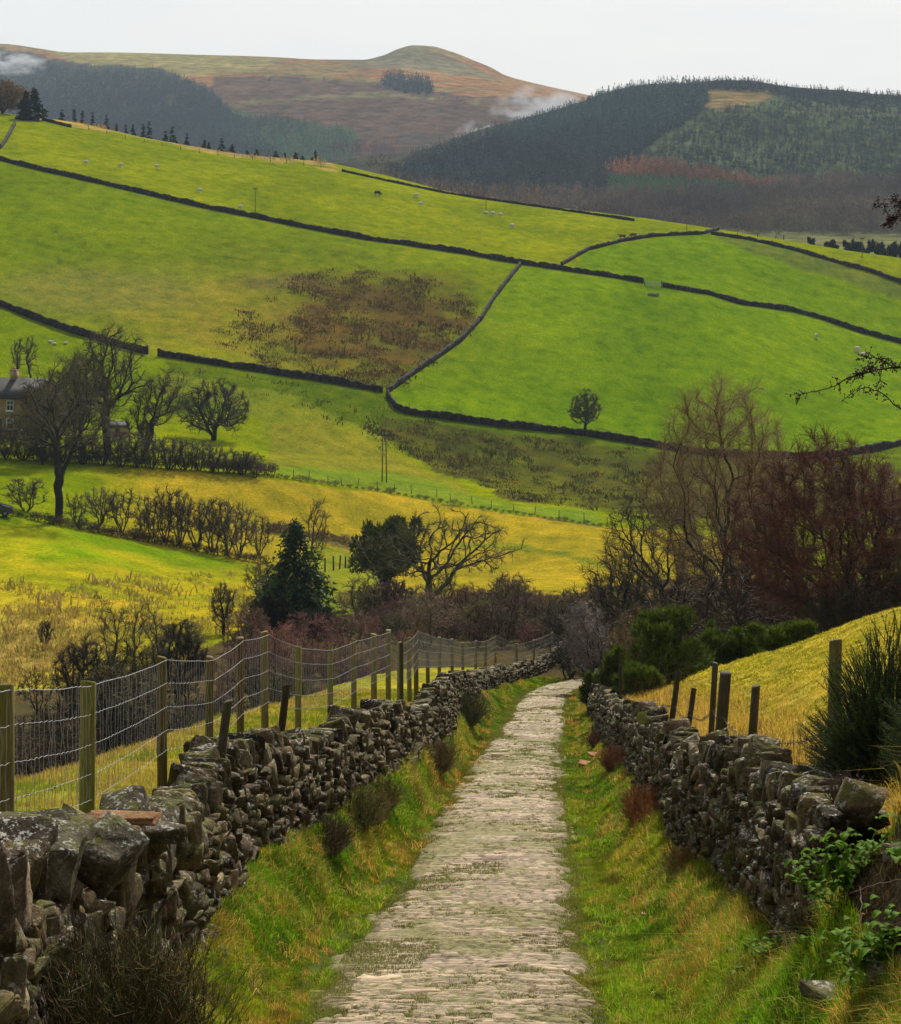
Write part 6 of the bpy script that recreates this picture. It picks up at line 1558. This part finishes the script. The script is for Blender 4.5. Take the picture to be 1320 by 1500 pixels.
# hawthorn reaching in from the right
def hawthorn():
    q = np.random.default_rng(12); d0 = 9.5; T = P(1620, 1350, d0)
    root = empty('hawthorn_tree', (T[0], T[1], zg(T[0], T[1])), 'budding hawthorn branches reaching in from outside the right edge over the fields', 'tree'); O = np.array(root.location)
    mb = MB(); zt = P(1600, 300, d0)
    mb.tube([O-[0, 0, .3], (O*.5+zt*.5)+[.1, 0, 0], zt, zt+[-.1, 0, .5]], [.09, .075, .05, .02], 9); mb.build('trunk', M['bark'], root, off=O); hv, fn = grow(88, 4.3, .82, fork=.35, r0=.085, n=500, tw=4, rmin=.0022, low=.2, env_z=.62); V, q4 = prisms(np.vstack([hv, fn]), 4); mesh_np('crown', V+[.25, .15, 0], q4, M['bark'], root)
    S = []; buds = []
    def branch(pxs, r0, dd=0., twn=5):
        pts = np.array([P(a, b, d0+dd+.15*q.normal()*0) for a, b in pxs]); m = 26; s = np.linspace(0, 1, len(pxs)); t = np.linspace(0, 1, m)
        pts = np.stack([np.interp(t, s, pts[:, k]) for k in range(3)], -1); pts += np.cumsum(q.normal(0, .0022, pts.shape), 0)*.6+q.normal(0, .002, pts.shape)
        for i in range(m-1): S.append((*pts[i], *pts[i+1], r0*(1-.8*t[i]), r0*(1-.8*t[i+1])))
        for i in range(2, m):
            for _ in range(twn):
                if q.random() < .45: continue
                c = pts[i-1]+(pts[i]-pts[i-1])*q.random(); v = q.normal(size=3); v[1] *= .5; v /= np.linalg.norm(v); L = q.uniform(.006, .035)*(1+.9*(q.random() < .12)); e = c+v*L
                S.append((*c, *e, .0014, .0009)); buds.append(e)
                if L > .03: buds.extend([c+v*L*.6+q.normal(0, .004, 3) for _ in range(3)])
    for grp in ([([(1612, 470), (1400, 535), (1320, 538), (1290, 541), (1250, 552), (1225, 566), (1180, 578), (1166, 584)], .006, 0, 5), ([(1320, 538), (1300, 532), (1290, 525), (1262, 524)], .003, 0, 6), ([(1291, 541), (1289, 560), (1286, 576)], .002, 0, 1), ([(1250, 552), (1258, 547), (1266, 541), (1275, 536)], .003, 0, 6)],
                [([(1614, 700), (1400, 640), (1320, 600), (1290, 575), (1270, 566), (1250, 570), (1229, 587)], .005, .05, 4)],
                [([(1606, 380), (1400, 320), (1330, 318), (1305, 318), (1296, 300), (1278, 302)], .005, .02, 5), ([(1330, 318), (1318, 300), (1307, 288)], .004, .02, 6), ([(1310, 318), (1302, 324), (1299, 333)], .003, .02, 5)]):
        S.clear()
        for pts_, r_, dd_, tn_ in grp: branch(pts_, r_, dd_, tn_)
        V, q4 = prisms(np.array(S), 5); mesh_np('branch', V-O, q4, M['bark'], root)
    B = np.array(buds); Vt = np.array([[1, 0, 0], [-1, 0, 0], [0, 1, 0], [0, -1, 0], [0, 0, 1], [0, 0, -1]], float)*[1, 1, 1.3]; Ft = np.array([[0, 2, 4], [2, 1, 4], [1, 3, 4], [3, 0, 4], [2, 0, 5], [1, 2, 5], [3, 1, 5], [0, 3, 5]])
    V = (B[:, None]+Vt[None]*q.uniform(.0025, .0055, (len(B), 1, 1))).reshape(-1, 3)-O; f = (np.arange(len(B))[:, None, None]*6+Ft[None]).reshape(-1, 3)
    mesh_np('buds', V, f, mat_simple('bud', (.06, .03, .025), .6, .3, 40), root)
hawthorn()
for o_ in bpy.data.objects:
    if len(str(o_.get('label', '')).split()) > 16: print('LONG', o_.name, o_['label'])
print('details', time.time()-T0)

# ------------------------------------------------------------------ air
def vol_mat(name, col, dens, noise_scale=None, step=None):
    m = bpy.data.materials.new(name); m.use_nodes = True; nt = m.node_tree; nt.nodes.clear()
    o = N(nt, 'ShaderNodeOutputMaterial'); v = N(nt, 'ShaderNodeVolumePrincipled'); v.inputs['Color'].default_value = (*col, 1); v.inputs['Density'].default_value = dens
    if noise_scale:
        tc = N(nt, 'ShaderNodeTexCoord').outputs['Object']; ns = noise(nt, noise_scale, 4, .6, tc)
        ln = N(nt, 'ShaderNodeVectorMath', operation='LENGTH'); nt.links.new(tc, ln.inputs[0])
        fall = ramp(nt, ln.outputs['Value'], [(.25, 1.), (.95, 0.)]); nn = ramp(nt, ns, [(.47, 0.), (.66, 1.)])
        mu = N(nt, 'ShaderNodeMath', operation='MULTIPLY'); nt.links.new(fall, mu.inputs[0]); nt.links.new(nn, mu.inputs[1])
        m2 = N(nt, 'ShaderNodeMath', operation='MULTIPLY'); nt.links.new(mu.outputs[0], m2.inputs[0]); m2.inputs[1].default_value = dens; nt.links.new(m2.outputs[0], v.inputs['Density'])
    nt.links.new(v.outputs[0], o.inputs['Volume']); return m
mb = MB(); mb.box((-1900, -60, -130), (1900, 3560, 440)); hz = mb.build('haze', vol_mat('haze', (.66, .82, 1.0), .000085)); hz.data.materials[0].cycles.homogeneous_volume = True; hz.data.materials[0].cycles.volume_sampling = 'DISTANCE'; tag(hz, kind='stuff')

for px, py, d, sz, lab, sd in [(800, 168, 2250, (70, 50, 38), '', 1), (20, 92, 2300, (42, 40, 16), '', 2), (705, 205, 1900, (30, 30, 22), '', 3)]:
    bm = bmesh.new(); bmesh.ops.create_icosphere(bm, subdivisions=3, radius=1); me = bpy.data.meshes.new('mist'); bm.to_mesh(me); bm.free()
    o = link('mist', me); o.location = tuple(P(px, py, d)); o.scale = sz; me.materials.append(vol_mat('mist', (.95, .97, 1.0), [.13, .12, .10][sd-1], 2.2)); tag(o, kind='stuff')
